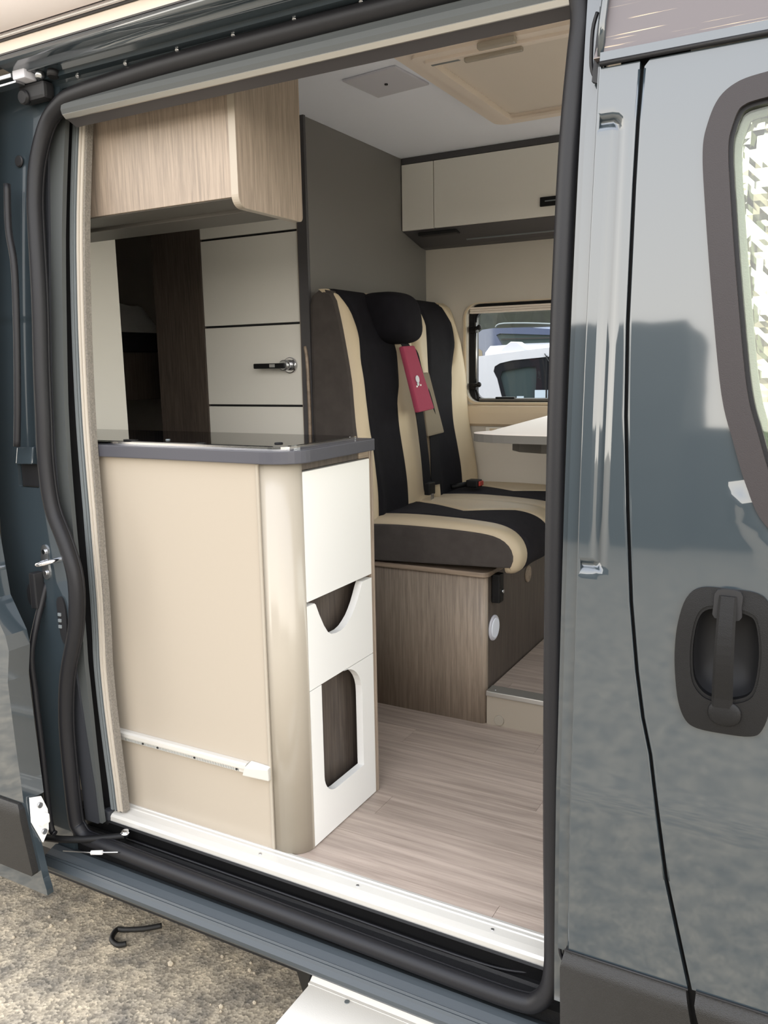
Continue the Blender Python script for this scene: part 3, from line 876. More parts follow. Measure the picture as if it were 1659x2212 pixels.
def seat(name, label, y0, y1, lw, rw, cl, cr, side_mat):
    """lw/rw: seams between bolsters and centre on the back, cl/cr the same on the cushion"""
    t = thing(name, label, 'seat', 'double travel bench seats')
    # backrest core: closed shape, front follows the profile, sides dark
    prof = [(spl(z, BX) - .007, z) for z in [.56 + .8 * i / 26 for i in range(27)]] + [(-.445, 1.368), (-.47, 1.366), (-.495, 1.35), (-.505, 1.32), (-.51, .56)]
    prism('backrest', prof, y0, y1 - .002, 'y', side_mat, t, .012, True)
    def front(y, z):
        w = y1 - y0
        d = min(y - y0, y1 - y)
        r = .030
        edge = -(r - math.sqrt(max(0, r * r - (r - d) ** 2))) if d < r else 0.0
        k = (y - y0) / w
        hump = .016 * math.exp(-((k - .10) / .09) ** 2) + .020 * math.exp(-((k - .88) / .10) ** 2)
        hump *= min(1, max(0, (1.36 - z) / .15))
        return spl(z, BX) + edge + hump + .002
    def strip(nm, fa, fb, mm, nv=9):
        def fn(u, v):
            z = .60 + .768 * u
            a, b = fa(z), fb(z)
            y = a + (b - a) * v
            g = min(v, 1 - v) * (b - a)
            return (front(y, z) - .006 * math.exp(-(g / .006) ** 2), y, z)
        return grid(nm, 40, nv, fn, mm, t, .012, (-1, 0, 0))
    e0 = lambda z: y0 + .0005
    e1 = lambda z: y1 - .0025
    L = lambda z: interp(z, lw)
    R = lambda z: interp(z, rw)
    strip('backrest_wing', e0, L, M_FAB_B)
    strip('backrest_centre', L, R, M_FAB_N, 15)
    strip('backrest_wing', R, e1, M_FAB_B)
    # cushion
    core = [(a - .020 * nx, b - .020 * nz) for a, b, nx, nz in [cp(i / 30) for i in range(31)]] + [(-.34, .497)]
    prism('cushion', core, y0 - .001, y1 - .002, 'y', side_mat, t, .006, True)
    def cf(y, s):
        x, z, nx, nz = cp(s)
        d = min(y - y0, y1 - y)
        r = .030
        e = -(r - math.sqrt(max(0, r * r - (r - d) ** 2))) if d < r else 0.0
        k = (y - y0) / (y1 - y0)
        crown = .008 * math.sin(math.pi * k) - .006 * math.exp(-((k - .42) / .2) ** 2) + .010 * math.exp(-((k - .86) / .1) ** 2)
        o = e + crown
        return (x + nx * o, y, z + nz * o)
    def cstrip(nm, fa, fb, mm, nv=9):
        def fn(u, v):
            x = cp(u)[0] if u < .62 else .2
            a, b = fa(u), fb(u)
            y = a + (b - a) * v
            p = cf(y, u)
            g = min(v, 1 - v) * (b - a)
            _, _, nx, nz = cp(u)
            q = .005 * math.exp(-(g / .005) ** 2)
            return (p[0] - nx * q, p[1], p[2] - nz * q)
        o = grid(nm, 56, nv, fn, mm, t)
        md = o.modifiers.new('pad', 'SOLIDIFY'); md.thickness = .008; md.offset = -1
        if md and o.data.polygons[0].normal.z < 0: o.data.flip_normals()
        return o
    c0 = lambda u: y0 - .001
    c1 = lambda u: y1 - .0025
    CL = lambda u: interp(u, cl)
    CR = lambda u: interp(u, cr)
    cstrip('cushion_bolster', c0, CL, M_FAB_B)
    cstrip('cushion_centre', CL, CR, M_FAB_N if False else M_FAB_D, 13)
    cstrip('cushion_bolster', CR, c1, M_FAB_B, 13)
    return t

NL = [(.6, .885), (.78, .905), (.88, .918), (1.036, .906), (1.14, .902), (1.24, .925), (1.30, .915), (1.345, .884), (1.37, .872)]
NR = [(.6, 1.125), (.70, 1.135), (.777, 1.142), (.88, 1.148), (1.0, 1.150), (1.05, 1.168), (1.17, 1.185), (1.28, 1.17), (1.36, 1.09)]
seat1 = seat('bench_chair', 'bench seat nearest the sliding door, black with cream wings', .860, 1.303, NL, NR,
             [(0, .95), (.3, .955), (.6, .945), (1, .930)], [(0, 1.22), (.22, 1.15), (.42, 1.075), (.52, 1.12), (.64, 1.175), (1, 1.16)], M_FAB_S)
FL = [(.6, 1.36), (.78, 1.36), (.88, 1.37), (1.036, 1.390), (1.14, 1.425), (1.277, 1.468), (1.36, 1.425)]
FR = [(.6, 1.60), (.724, 1.605), (.88, 1.605), (1.01, 1.61), (1.1, 1.625), (1.193, 1.665), (1.286, 1.69), (1.365, 1.65)]
seat2 = seat('bench_chair', 'bench seat beside the window, behind the table', 1.305, 1.746, FL, FR,
             [(0, 1.40), (.3, 1.435), (.6, 1.42), (1, 1.40)], [(0, 1.655), (.22, 1.61), (.42, 1.545), (.52, 1.58), (.64, 1.62), (1, 1.62)], M_FAB_S)
superell('shoulder_guide', (-.365, 1.148, 1.283), (.095, .104, .086), .6, M_FAB_N, seat1, (0, -.28))
# belts
def strap(parent, pts, w, nm='belt_strap'):
    return ribbon(nm, smooth_path(pts, 4), (.25, 1, 0), w, .003, M_STRAP, parent)
strap(seat1, [(-.318, 1.155, 1.198), (-.308, 1.162, 1.172), (-.30, 1.21, 1.0), (-.288, 1.215, .94), (-.272, 1.218, .80), (-.262, 1.215, .70), (-.255, 1.21, .675)], .040)
bk = box('belt_latch', -.262, -.240, 1.188, 1.236, .668, .712, M_BLACKPL, seat1, .004)
plate('latch_tongue', rrect(1.20, 1.218, .648, .672, .003), [rrect(1.204, 1.214, .653, .668, .002)], lambda y, z: (-.238, y, z), lambda y, z: (-.003, 0, 0), M_STEEL, bk)
strap(seat2, [(-.328, 1.205, 1.19), (-.32, 1.23, 1.165), (-.322, 1.27, 1.10), (-.300, 1.30, 1.0), (-.295, 1.335, .90), (-.285, 1.33, .80), (-.27, 1.30, .69)], .052)
b2 = box('buckle', -.235, -.185, 1.495, 1.545, .655, .685, M_BLACKPL, seat2, .006)
box('buckle_button', -.190, -.178, 1.505, 1.540, .662, .680, M_REDB, b2, .003)
tube('buckle_stalk', [(-.28, 1.46, .66), (-.235, 1.50, .668)], .010, M_BLACKPL, seat2, seg=8)
def pad(name, label, c, m, mat_seam=None):
    t = thing(name, label, 'belt pad')
    a, b, d, e = [Vector(q) for q in c]        # top left, top right, bottom right, bottom left
    n = (b - a).cross(e - a).normalized()
    if n.x < 0: n = -n
    hexa('sleeve', [tuple(q - n * .010) for q in (e, d, b, a)] + [tuple(q + n * .010) for q in (e, d, b, a)], m, t, .007)
    return t, n
p1, n1 = pad('belt_pad', 'dark red fleece belt pad with a small grey emblem', [(-.305, 1.108, 1.187), (-.305, 1.195, 1.190), (-.262, 1.262, .968), (-.262, 1.140, .962)], M_RED)
pc = Vector((-.281, 1.168, 1.068)) + n1 * .0105
cyl('emblem', pc + Vector((0, -.005, .006)), n1, .013, .002, M_VENT, p1, 18)
cyl('emblem_mark', pc + Vector((.001, -.003, -.010)), n1, .008, .002, M_GREYBAR, p1, 7)
box('emblem_dot', pc.x, pc.x + .003, pc.y - .018, pc.y - .008, pc.z - .022, pc.z - .016, M_WHITE, p1, .001)
box('emblem_dot', pc.x, pc.x + .003, pc.y + .012, pc.y + .020, pc.z - .018, pc.z - .012, M_WHITE, p1, .001)
p2, n2 = pad('belt_pad', 'plain olive grey belt pad hanging beside the red one', [(-.318, 1.255, 1.094), (-.318, 1.335, 1.097), (-.290, 1.405, .872), (-.290, 1.262, .868)], M_OLIVE)

# ------------------------------------------------------------------ table
tb = thing('table', 'pale fold-out dining table fixed to the wall under the window', 'table')
tz = .929
tp = [(.122, .86), (.104, .83), (.096, .805), (.097, .786), (.106, .768), (.122, .755), (.145, .744), (.175, .735), (.21, .729), (.26, .725), (.50, .725), (.80, .74), (.80, 1.72), (.042, 1.72)]
prism('tabletop', smooth_path([(a, b, 0) for a, b in tp], 1) and [(a, b) for a, b in tp], tz - .024, tz - .0012, 'z', M_TEDGE, tb, .001)
plate('table_laminate', tp, [], lambda x, y: (x, y, tz), lambda x, y: (0, 0, -.0012), M_TABLE, tb)
def offs(poly, d):
    c = (sum(p[0] for p in poly) / len(poly), sum(p[1] for p in poly) / len(poly))
    return [(p[0] + (c[0] - p[0]) * d, p[1] + (c[1] - p[1]) * d) for p in poly]
ext = [(.12, 1.06), (.125, 1.03), (.16, .99), (.24, .965), (.36, .965), (.70, .98), (.70, 1.5), (.15, 1.5)]
prism('extension_leaf', ext, tz - .075, tz - .043, 'z', M_TEDGE, tb, .003)
box('slide_rail', .2, .26, 1.0, 1.6, tz - .043, tz - .024, M_BLACKPL, tb, .002)
box('wall_bracket', .10, .78, 1.700, 1.721, tz - .055, tz - .024, M_ALU, tb, .002)
tube('leg', [(.42, 1.05, .11), (.42, 1.05, tz - .07)], .025, M_ALU, tb, seg=16)

# ================================================================== SILL / DOOR OPENING
al = thing('trim_4', 'bright ribbed aluminium edge strip along the floor at the doorway', 'trim', kind='structure')
prism('edge_profile', [(.004, -.02), (.004, .003), (-.004, .0045), (-.006, .002), (-.010, .002), (-.012, .0035), (-.016, .0035), (-.018, .0015), (-.036, -.001), (-.050, -.005), (-.055, -.010), (-.055, -.026), (-.046, -.030)], -.575, .612, 'x', M_ALUW, al)
for x in (-.10, .165, .48, .59):
    cyl('screw', (x, -.028, .0005), (0, 0, 1), .0035, .003, M_STEEL, al, 8)

# ================================================================== CAMPER VAN BODY
van = thing('camper_van', 'dark grey camper van with its sliding side door pushed open', 'van')
X_EDGE = .675
gap = [(-.30, .975), (.10, .8775), (.115, .875), (.301, .832), (.456, .807), (.508, .799), (.567, .785), (.641, .773), (.751, .760), (.896, .749), (1.038, .740), (1.176, .736), (1.379, .735), (1.47, .7353), (1.545, .737), (1.558, .737)]
ROOFZ = 1.560
CL_TOP = .116
# pillar panel between sliding door opening and front door, with pressed channel
def chan(x, z):
    # pressed groove running down the pillar and hooking to its left edge at both ends
    zt, zb, xr = 1.478, .80, .706
    w = .006
    if z > zt: d = abs(z - zt) if x < xr - .012 else math.hypot(x - (xr - .012), z - (zt - .0)) 
    d1 = abs(x - xr) if zb < z < zt - .012 else 9
    d2 = abs(z - zt) if x < xr - .012 else 9
    d3 = abs(z - zb) if x < xr - .012 else 9
    d4 = abs(math.hypot(x - (xr - .012), z - (zt - .012)) - .012) if (x >= xr - .012 and z >= zt - .012) else 9
    d5 = abs(math.hypot(x - (xr - .012), z - (zb + .012)) - .012) if (x >= xr - .012 and z <= zb + .012) else 9
    d = min(d1, d2, d3, d4, d5)
    return .011 * math.exp(-(d / w) ** 2)
pill = [(X_EDGE, .118), (X_EDGE, .4), (X_EDGE, .8), (X_EDGE, 1.2), (X_EDGE, ROOFZ - .002)] + [(x - .0035, z) for z, x in reversed(gap) if z > .117 and z < ROOFZ - .01]
pill = [(X_EDGE, .118), (X_EDGE, ROOFZ - .003), (gap[-1][1] - .0035, ROOFZ - .003)] + [(x - .0035, z) for z, x in reversed(gap) if .117 < z < 1.55] + [(.8745 - .0035, .118)]
sheet('pillar_panel', pill, [], 0, .012, M_PAINT, van, .009, chan)
# folded rebate beside the seal
sheet('pillar_rebate', [(.640, -.02), (.676, -.02), (.676, .06), (.661, .10), (.661, 1.42), (.664, 1.5), (.676, 1.56), (.676, 1.74), (.640, 1.74)], [], .030, .01, M_PAINT, van, .03)
sheet('pillar_flange', [(.652, .105), (.6755, .105), (.6755, 1.62), (.668, 1.62), (.668, 1.53), (.655, 1.49), (.653, 1.47)], [], .012, .006, M_PAINT, van, .03)
tube('pillar_fold', [(X_EDGE, skin(z) + .003, z) for z in [.1 + 1.55 * i / 24 for i in range(25)]], .003, M_PAINT, van, seg=8)
# hinge pockets on the rebate
for zc, sgn in ((1.60, 1), (.13, -1)):
    pk = tube('hinge_loop', smooth_path([(.662, skin(zc) + .018, zc + .045), (.656, skin(zc) + .016, zc + .02), (.655, skin(zc) + .016, zc - .03), (.662, skin(zc) + .016, zc - .05)], 4), .003, M_RUBBER, van, seg=6)
    sheet('hinge_pocket', [(.658, zc - .055), (.670, zc - .06), (.671, zc + .05), (.664, zc + .055)], [], .016, .01, M_DARK, van, .03)
# roof side above the seam (right), reflected sky held in its grey
sheet('roof_side', [(.664, ROOFZ + .012), (1.7, ROOFZ + .012), (1.7, 2.02), (.70, 2.02), (.688, 1.75), (.672, 1.60)], [], -.002, .02, M_ROOFSKY, van, .05)
sheet('roof_lip', [(X_EDGE, ROOFZ + .004), (1.7, ROOFZ + .004), (1.7, ROOFZ + .018), (X_EDGE, ROOFZ + .018)], [], -.006, .01, M_PAINT, van, .03)
tube('roof_gutter', [(X_EDGE, skin(ROOFZ) - .004, ROOFZ + .002), (1.7, skin(ROOFZ) - .004, ROOFZ + .002)], .004, M_RUBBER, van, seg=8)
tube('roof_pillar_edge', [(.674, skin(1.62) - .004, 1.575), (.676, skin(1.62) - .008, 1.62), (.682, skin(1.7) - .008, 1.70), (.690, skin(1.8) - .008, 1.82)], .006, M_PAINT, van, seg=8)
sheet('gap_backing', [(.70, -.3), (1.05, -.3), (.95, .12), (.86, .4), (.80, .9), (.80, 1.6), (.70, 1.6)], [], .022, .004, M_DARK, van, .05)
# front passenger door
tube('pillar_edge', [(x - .0045, skin(z) + .0015, z) for z, x in gap if .117 < z < 1.553], .0022, M_PAINT, van, seg=6)
winL = [(.80, 1.10), (.84, 1.01), (.889, .947), (.941, .920), (1.006, .898), (1.072, .879), (1.204, .859), (1.335, .842), (1.413, .834), (1.450, .838), (1.483, .851), (1.500, .875), (1.506, .91)]
door_o = [(x + .0035, z) for z, x in gap if z > .117 and z < 1.55]
door_poly = [(.8745 + .0035, .118)] + door_o + [(.7405, ROOFZ - .012), (.748, ROOFZ - .003), (1.7, ROOFZ - .003), (1.7, 1.52)]
winL = [(q.x, q.y) for q in smooth_path([(a, b, 0) for a, b in winL], 5)]
win_loop_out = [(x, z) for z, x in winL] + [(1.64, 1.506), (1.64, .80)]
def win_off(d):
    pts = [(x, z) for z, x in winL]
    out = []
    for i in range(len(pts)):
        a = Vector(pts[max(0, i - 1)]); b = Vector(pts[min(len(pts) - 1, i + 1)])
        t = (b - a).normalized()
        n = Vector((t.y, -t.x))          # towards the glass (right of travel upward)
        q = Vector(pts[i]) + n * d
        out.append((q.x, q.y))
    out = [q for q in out if q[0] < 1.6]
    return out + [(1.64 - d, out[-1][1]), (1.64 - d, out[0][1])]
door_poly = [(.878, .118)] + door_o + [(.7405, ROOFZ - .012), (.748, ROOFZ - .003), (1.7, ROOFZ - .003), (1.7, .118)]
def dcrease(x, z):
    d = max(0.0, 1 - abs((x - .905 - .55 * max(0, 0.93 - z)) / .02)) if .55 < z < .93 else 0
    hx, hz = x - .899, z - .675
    return -.0022 * d
pdoor = sheet('passenger_door', door_poly, [win_off(-.002), smooth_loop([(.872, .760), (.90, .762), (.93, .758), (.943, .745), (.950, .70), (.948, .655), (.940, .630), (.920, .618), (.90, .616), (.878, .618), (.862, .632), (.854, .655), (.852, .70), (.858, .742)], 2)], 0, .012, M_PAINT, van, .02, dcrease)
sheet('window_seal', win_off(-.004), [win_off(.030)], -.004, .014, M_WINSEAL, pdoor, .02)
sheet('window_channel', win_off(.026), [win_off(.036)], .004, .014, M_RUBBER, pdoor, .02)
sheet('window_pane', win_off(.028), [], .010, .004, M_GLASS2, pdoor, .05)
tube('door_edge', [(x + .0045, skin(z) + .0015, z) for z, x in gap if .117 < z < 1.553], .0022, M_PAINT, pdoor, seg=6)
# door handle: surround, bowl, lever
hs_o = smooth_loop([(.862, .786), (.90, .788), (.938, .786), (.955, .772), (.964, .735), (.968, .68), (.966, .62), (.957, .582), (.942, .569), (.905, .566), (.868, .567), (.850, .577), (.838, .605), (.831, .65), (.829, .69), (.832, .73), (.842, .768)], 4)
hs_h = smooth_loop([(.872, .760), (.90, .762), (.93, .758), (.943, .745), (.950, .70), (.948, .655), (.940, .630), (.920, .618), (.90, .616), (.878, .618), (.862, .632), (.854, .655), (.852, .70), (.858, .742)], 4)
sur = sheet('handle_surround', hs_o, [hs_h], -.011, .016, M_BLACKPL, pdoor, .02, lambda x, z: .006 * min(1, (abs(x - .899) / .07) ** 4 + (abs(z - .677) / .112) ** 4))
def bowl(u, v):
    a = 2 * math.pi * u
    i = int(round(u * len(hs_h))) % len(hs_h); q = hs_h[i]
    cx, cz = .902, .69
    k = v
    x = cx + (q[0] - cx) * (1 - k * .98); z = cz + (q[1] - cz) * (1 - k * .98)
    return (x, skin(z) - .007 + .050 * math.sqrt(max(0, 1 - (1 - k) ** 2.6)), z)
grid('handle_bowl', len(hs_h) + 1, 9, bowl, M_DARK, pdoor)
sheet('handle_rim', hs_h, [[(.9 + (x - .9) * .93, .69 + (z - .69) * .93) for x, z in hs_h]], -.007, .012, M_BLACKPL, pdoor, .02)
lev = []
for i in range(13):
    t = i / 12
    z = .780 - .170 * t
    hw = .0125 + .0025 * t
    bow = -.016 - .012 * math.sin(math.pi * min(1, t * 1.05))
    lev.append((z, hw, skin(z) + bow))
bm = bmesh.new()
rings = []
for z, hw, y in lev:
    rings.append([bm.verts.new((.901 + sx * hw, y + sy, z)) for sx, sy in ((-1, .004), (-.72, 0), (.72, 0), (1, .004), (.9, .016), (-.9, .016))])
for a, b in zip(rings, rings[1:]):
    for k in range(6):
        f = bm.faces.new((a[k], a[(k + 1) % 6], b[(k + 1) % 6], b[k]))
bm.faces.new(rings[0]); bm.faces.new(rings[-1])
bm_obj('handle_lever', bm, M_BLACKPL, pdoor)
sheet('lever_socket', smooth_loop([(.886, .787), (.918, .787), (.920, .765), (.918, .745), (.884, .745), (.882, .765)], 3), [], -.0125, .006, M_DARK, pdoor, .02)
superell('lock_boss', (.905, skin(.592) - .010, .600), (.024, .006, .020), .9, M_BLACKPL, pdoor, nu=10, nv=16)
# foil screen behind the pane
foil_t = thing('thermal_blind', 'crinkled silver foil thermal blind behind the passenger window', 'blind')
fo = win_off(.040)
random.seed(11)
fp = plate('foil', fo, [], lambda x, z: (x, skin(z) + .045 + .012 * noise.noise(Vector((x * 14, z * 9, 3))) + .006 * noise.noise(Vector((x * 40, z * 30, 9))) + .003 * noise.noise(Vector((x * 95, z * 80, 4))), z), lambda x, z: (0, .004, 0), M_FOIL, foil_t, .009)
sheet('binding', win_off(.034), [win_off(.044)], .030, .010, M_FOILTRIM, foil_t, .02)
# black cladding
def cladb(x, z):
    return .020 * min(1, max(0, (z - .088) / .028)) ** 2
cl1 = [(.668, CL_TOP - .001), (.868, CL_TOP - .001), (.873, .10), (.905, -.06), (.93, -.2), (.93, -.3), (.668, -.3), (.664, .09)]
sheet('side_cladding', cl1, [], -.016, .016, M_CLAD, van, .012, cladb)
cl2 = [(.884, CL_TOP), (1.7, CL_TOP), (1.7, -.3), (.962, -.3), (.938, -.1), (.884, .10)]
sheet('door_cladding', cl2, [], -.016, .016, M_CLAD, van, .012, cladb)
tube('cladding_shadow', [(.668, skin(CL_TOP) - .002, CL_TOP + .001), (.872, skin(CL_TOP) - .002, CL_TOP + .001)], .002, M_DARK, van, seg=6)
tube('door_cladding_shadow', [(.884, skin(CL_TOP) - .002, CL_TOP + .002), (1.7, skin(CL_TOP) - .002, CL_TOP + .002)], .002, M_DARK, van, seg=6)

# door opening seal loop
sl_pts = [(-.648, 1.02), (-.650, 1.13), (-.652, 1.29), (-.664, 1.45), (-.668, 1.53), (-.660, 1.61), (-.630, 1.69), (-.585, 1.730), (-.53, 1.748), (-.40, 1.757), (-.204, 1.765), (.234, 1.768), (.50, 1.766), (.585, 1.752), (.632, 1.715), (.646, 1.66), (.644, 1.60), (.640, 1.51), (.638, 1.40), (.638, 1.18), (.640, .96), (.644, .64), (.650, .3), (.653, .10), (.652, .03), (.643, -.025), (.615, -.07), (.57, -.088), (.45, -.09), (.12, -.085), (-.3, -.078), (-.54, -.072), (-.600, -.068), (-.632, -.04), (-.645, .0), (-.642, .144), (-.636, .27), (-.614, .396), (-.576, .52), (-.567, .63), (-.592, .711), (-.632, .798), (-.647, .908)]
def seal_curve(d, off):
    n = len(sl_pts)
    out = []
    for i in range(n):
        a = Vector(sl_pts[i - 1]); b = Vector(sl_pts[(i + 1) % n])
        t = (b - a).normalized()
        nn = Vector((t.y, -t.x))         # path runs up the left side, clockwise: inward is right
        q = Vector(sl_pts[i]) + nn * d
        out.append((q.x, skin(q.y) + off, q.y))
    P = [Vector(o) for o in out]
    res = []
    for i in range(n):
        p0, p1, p2, p3 = (P[(i + k) % n] for k in (-1, 0, 1, 2))
        for s in range(4):
            t = s / 4
            res.append(0.5 * ((2 * p1) + (p2 - p0) * t + (2 * p0 - 5 * p1 + 4 * p2 - p3) * t * t + (3 * p1 - p0 - 3 * p2 + p3) * t ** 3))
    return res
sc_ = seal_curve(.020, .049)
tube('door_seal', sc_, [.018 + .003 * min(1, max(0, (q.z - 1.69) / .04)) for q in sc_], M_RUBBER, van, True, 12)
tube('seal_lip', seal_curve(.030, .060), .006, M_RUBBER, van, True, 8, rx=.007)
# rear pillar of the opening
cp_poly = [(-.80, -.12), (-.640, -.12), (-.632, .0), (-.630, .27), (-.60, .40), (-.565, .52), (-.555, .63), (-.58, .72), (-.62, .80), (-.636, .91), (-.64, 1.13), (-.645, 1.30), (-.655, 1.50), (-.65, 1.62), (-.62, 1.70), (-.57, 1.745), (-.57, 1.80), (-.80, 1.80)]
def cpb(x, z):
    e = .010 * math.exp(-((x + .668) / .007) ** 2) * (1 if .92 < z < 1.62 else 0)
    f = -.008 * math.exp(-((x + .645) / .006) ** 2) * (1 if 1.45 < z < 1.60 else 0)
    g = .006 * math.exp(-((z - 1.24) / .004) ** 2)
    return e + f + g * .4
sheet('rear_pillar', cp_poly, [rrect(-.722, -.648, .848, .905, .004)], .045, .012, M_PAINT, van, .014, cpb)
# slot, striker, plugs
box('rail_slot', -.72, -.646, skin(.88) + .055, skin(.88) + .11, .85, .915, M_DARK, van, 0)
hexa('slot_lip', [(-.71, skin(.91) + .030, .905), (-.652, skin(.91) + .030, .907), (-.650, skin(.91) + .05, .907), (-.71, skin(.91) + .05, .905), (-.71, skin(.95) + .036, .945), (-.651, skin(.95) + .036, .948), (-.650, skin(.95) + .05, .948), (-.71, skin(.95) + .05, .945)], M_PAINT, van, .003)
stz = .668
sk0 = skin(stz) + .043
stp = plate('striker_plate', smooth_loop([(-.652, .700), (-.642, .712), (-.628, .702), (-.630, .668), (-.626, .638), (-.638, .626), (-.650, .634), (-.654, .668)], 3), [], lambda x, z: (x, skin(z) + .042, z), lambda x, z: (0, .005, 0), M_STEEL, van)
tube('striker_pin', smooth_path([(-.645, sk0, .668), (-.640, sk0 - .024, .668), (-.615, sk0 - .030, .673), (-.598, sk0 - .012, .678), (-.596, sk0 + .01, .679)], 4), .006, M_CHROME, van, seg=8)
for z in (.695, .643):
    cyl('striker_bolt', (-.639, skin(z) + .040, z), (0, -1, 0), .006, .004, M_CHROME, van, 10)
box('rubber_stop', -.672, -.652, skin(.60) + .018, skin(.60) + .046, .556, .645, M_DARK, van, .003)
plate('oval_plug', smooth_loop([(-.698, .595), (-.690, .612), (-.682, .612), (-.678, .59), (-.680, .568), (-.688, .560), (-.696, .572)], 3), [], lambda x, z: (x, skin(z) + .030, z), lambda x, z: (0, .01, 0), M_DARK, van)
plate('contact_plate', smooth_loop([(-.607, .575), (-.598, .588), (-.586, .585), (-.578, .56), (-.576, .52), (-.580, .485), (-.588, .472), (-.598, .49), (-.604, .53)], 3), [], lambda x, z: (x, skin(z) + .040, z), lambda x, z: (0, .006, 0), M_DARK, van)
for z in (.545, .53, .515):
    box('contact_pin', -.602, -.592, skin(z) + .037, skin(z) + .042, z - .004, z + .004, M_GREYBAR, van, .001)
cyl('round_plug', (-.693, skin(1.607) + .040, 1.607), (0, -1, 0), .013, .006, M_DARK, van, 16, .002)
box('jamb_trim', .607, .621, -.052, -.034, .000, .232, M_BLACKPL, van, .002)
# jamb linings inside the rear pillar
JA = [(-.03, -.575), (.08, -.575), (.33, -.592), (.565, -.608), (.794, -.622), (1.016, -.632), (1.234, -.632), (1.447, -.632), (1.66, -.640), (1.74, -.640)]
JB = [(-.03, -.566), (.078, -.566), (.33, -.566), (.566, -.574), (.794, -.585), (1.016, -.593), (1.233, -.593), (1.445, -.595), (1.696, -.590), (1.74, -.59)]
def band(fa, fb, z0, z1, n=18):
    zs = [z0 + (z1 - z0) * i / n for i in range(n + 1)]
    return [(fa(z), z) for z in zs] + [(fb(z), z) for z in reversed(zs)]
jam = thing('trim_5', 'grey plastic lining of the doorway between black seal and fly screen', 'trim', kind='structure')
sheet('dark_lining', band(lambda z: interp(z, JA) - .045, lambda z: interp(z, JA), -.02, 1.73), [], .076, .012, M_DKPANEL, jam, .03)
sheet('grey_lining', band(lambda z: interp(z, JA), lambda z: interp(z, JB), -.02, 1.725), [], .082, .012, M_GREYPANEL, jam, .03)
sheet('black_gap', band(lambda z: interp(z, JB) - .055, lambda z: interp(z, JB) + .03, -.02, 1.72), [], .122, .004, M_DARK, jam, .03)
# header lining and rails (run along the door opening)
hx0, hx1 = -.62, .70
def hstrip(nm, poly, m, x0=hx0, x1=hx1):
    return prism(nm, poly, x0, x1, 'x', m, van)
hstrip('lintel_lining', [(-.024, 1.735), (-.032, 1.722), (-.040, 1.712), (-.043, 1.700), (-.040, 1.690), (-.030, 1.684), (-.024, 1.684), (0.0, 1.689), (.055, 1.70), (.055, 1.74)], M_GREYPANEL, -.552, .655)
hstrip('lintel_trim', [(-.0425, 1.6885), (-.034, 1.6815), (-.030, 1.6815), (-.032, 1.686), (-.039, 1.6915)], M_ALU, -.548, .64)
hstrip('lintel_gasket', [(-.026, 1.683), (.000, 1.672), (.010, 1.676), (.010, 1.692)], M_DKTRIM, -.552, .64)
# stepped door runner: ledges catch the sky, undersides stay dark
hstrip('runner_lower', [(.02, 1.745), (-.020, 1.752), (-.026, 1.7600), (-.0318, 1.7655), (-.049, 1.7665), (-.0505, 1.7668), (-.0460, 1.7790), (-.070, 1.7825), (.02, 1.80)], M_PAINT, -.66)
ru = [(-.055, 1.7835), (-.0750, 1.7805), (-.078, 1.7815), (-.077, 1.784), (-.098, 1.7875), (-.110, 1.791), (-.1165, 1.7965), (-.1175, 1.802), (-.114, 1.807), (-.104, 1.810)]
prism('runner_upper', ru + [(.02, 1.815)], -.66, hx1, 'x', M_PAINT, van, 0, True)
hstrip('drip_rail', [(-.104, 1.8105), (-.112, 1.8095), (-.113, 1.8125), (-.104, 1.8155), (-.05, 1.818), (-.05, 1.812)], M_DKTRIM, -2.2, 1.2)
hstrip('cant_rail', [(-.106, 1.816), (-.1045, 1.838), (-.10, 1.842), (.02, 1.845), (.02, 1.816)], M_SKYLT, -2.2, .62)  # beige colour stands in for sky reflected along the grey roof edge
for k in range(8):
    x = -.50 + .145 * k
    cyl('runner_bolt', (x, -.034, 1.7635), (0, -.7, -.7), .0042, .005, M_STEEL, van, 8)
box('roof_shell', -2.95, 1.7, .02, 1.85, 1.95, 1.98, M_PAINT, van, 0)
box('far_side_rear', -2.95, WX0 - .02, 1.80, 1.83, -.3, 1.98, M_PAINT, van, 0)
box('far_side_front', WX1 + .02, 1.7, 1.80, 1.83, -.3, 1.98, M_PAINT, van, 0)
box('far_side_low', WX0 - .02, WX1 + .02, 1.80, 1.83, -.3, WZ0 - .01, M_PAINT, van, 0)
box('far_side_high', WX0 - .02, WX1 + .02, 1.80, 1.83, WZ1 + .01, 1.98, M_PAINT, van, 0)
box('underbody', -2.9, 1.7, .12, 1.82, -.42, -.14, M_DARK, van, 0)
# painted sill below the opening, with track well
well = [(.02, -.03), (-.046, -.032), (-.058, -.020), (-.062, -.024), (-.050, -.034), (-.046, -.064), (-.058, -.066), (-.060, -.060), (-.064, -.066), (-.085, -.070), (-.095, -.074), (-.10, -.11), (.02, -.14)]
hstrip('track_well', well, M_BLACKPL, -.66, .665)
tube('track_wire', smooth_path([(-.50, -.062, -.052), (.10, -.062, -.054), (.40, -.060, -.058), (.52, -.050, -.060), (.60, -.038, -.045)], 6), .003, M_RUBBER, van, seg=6)
hstrip('painted_sill', [(-.10, -.10), (-.118, -.092), (-.132, -.096), (-.148, -.1035), (-.151, -.1015), (-.154, -.1055), (-.157, -.1045), (-.161, -.110), (-.169, -.118), (-.169, -.127), (-.155, -.144), (-.11, -.162), (.02, -.19), (.02, -.15), (-.09, -.13)], M_SILLP, -.70, .70)
hexa('sill_end_shoe', [(-.67, -.075, -.035), (-.565, -.06, -.035), (-.565, -.02, -.035), (-.67, -.02, -.03), (-.67, -.078, .004), (-.575, -.064, -.004), (-.575, -.02, .002), (-.67, -.02, .004)], M_BLACKPL, van, .005)
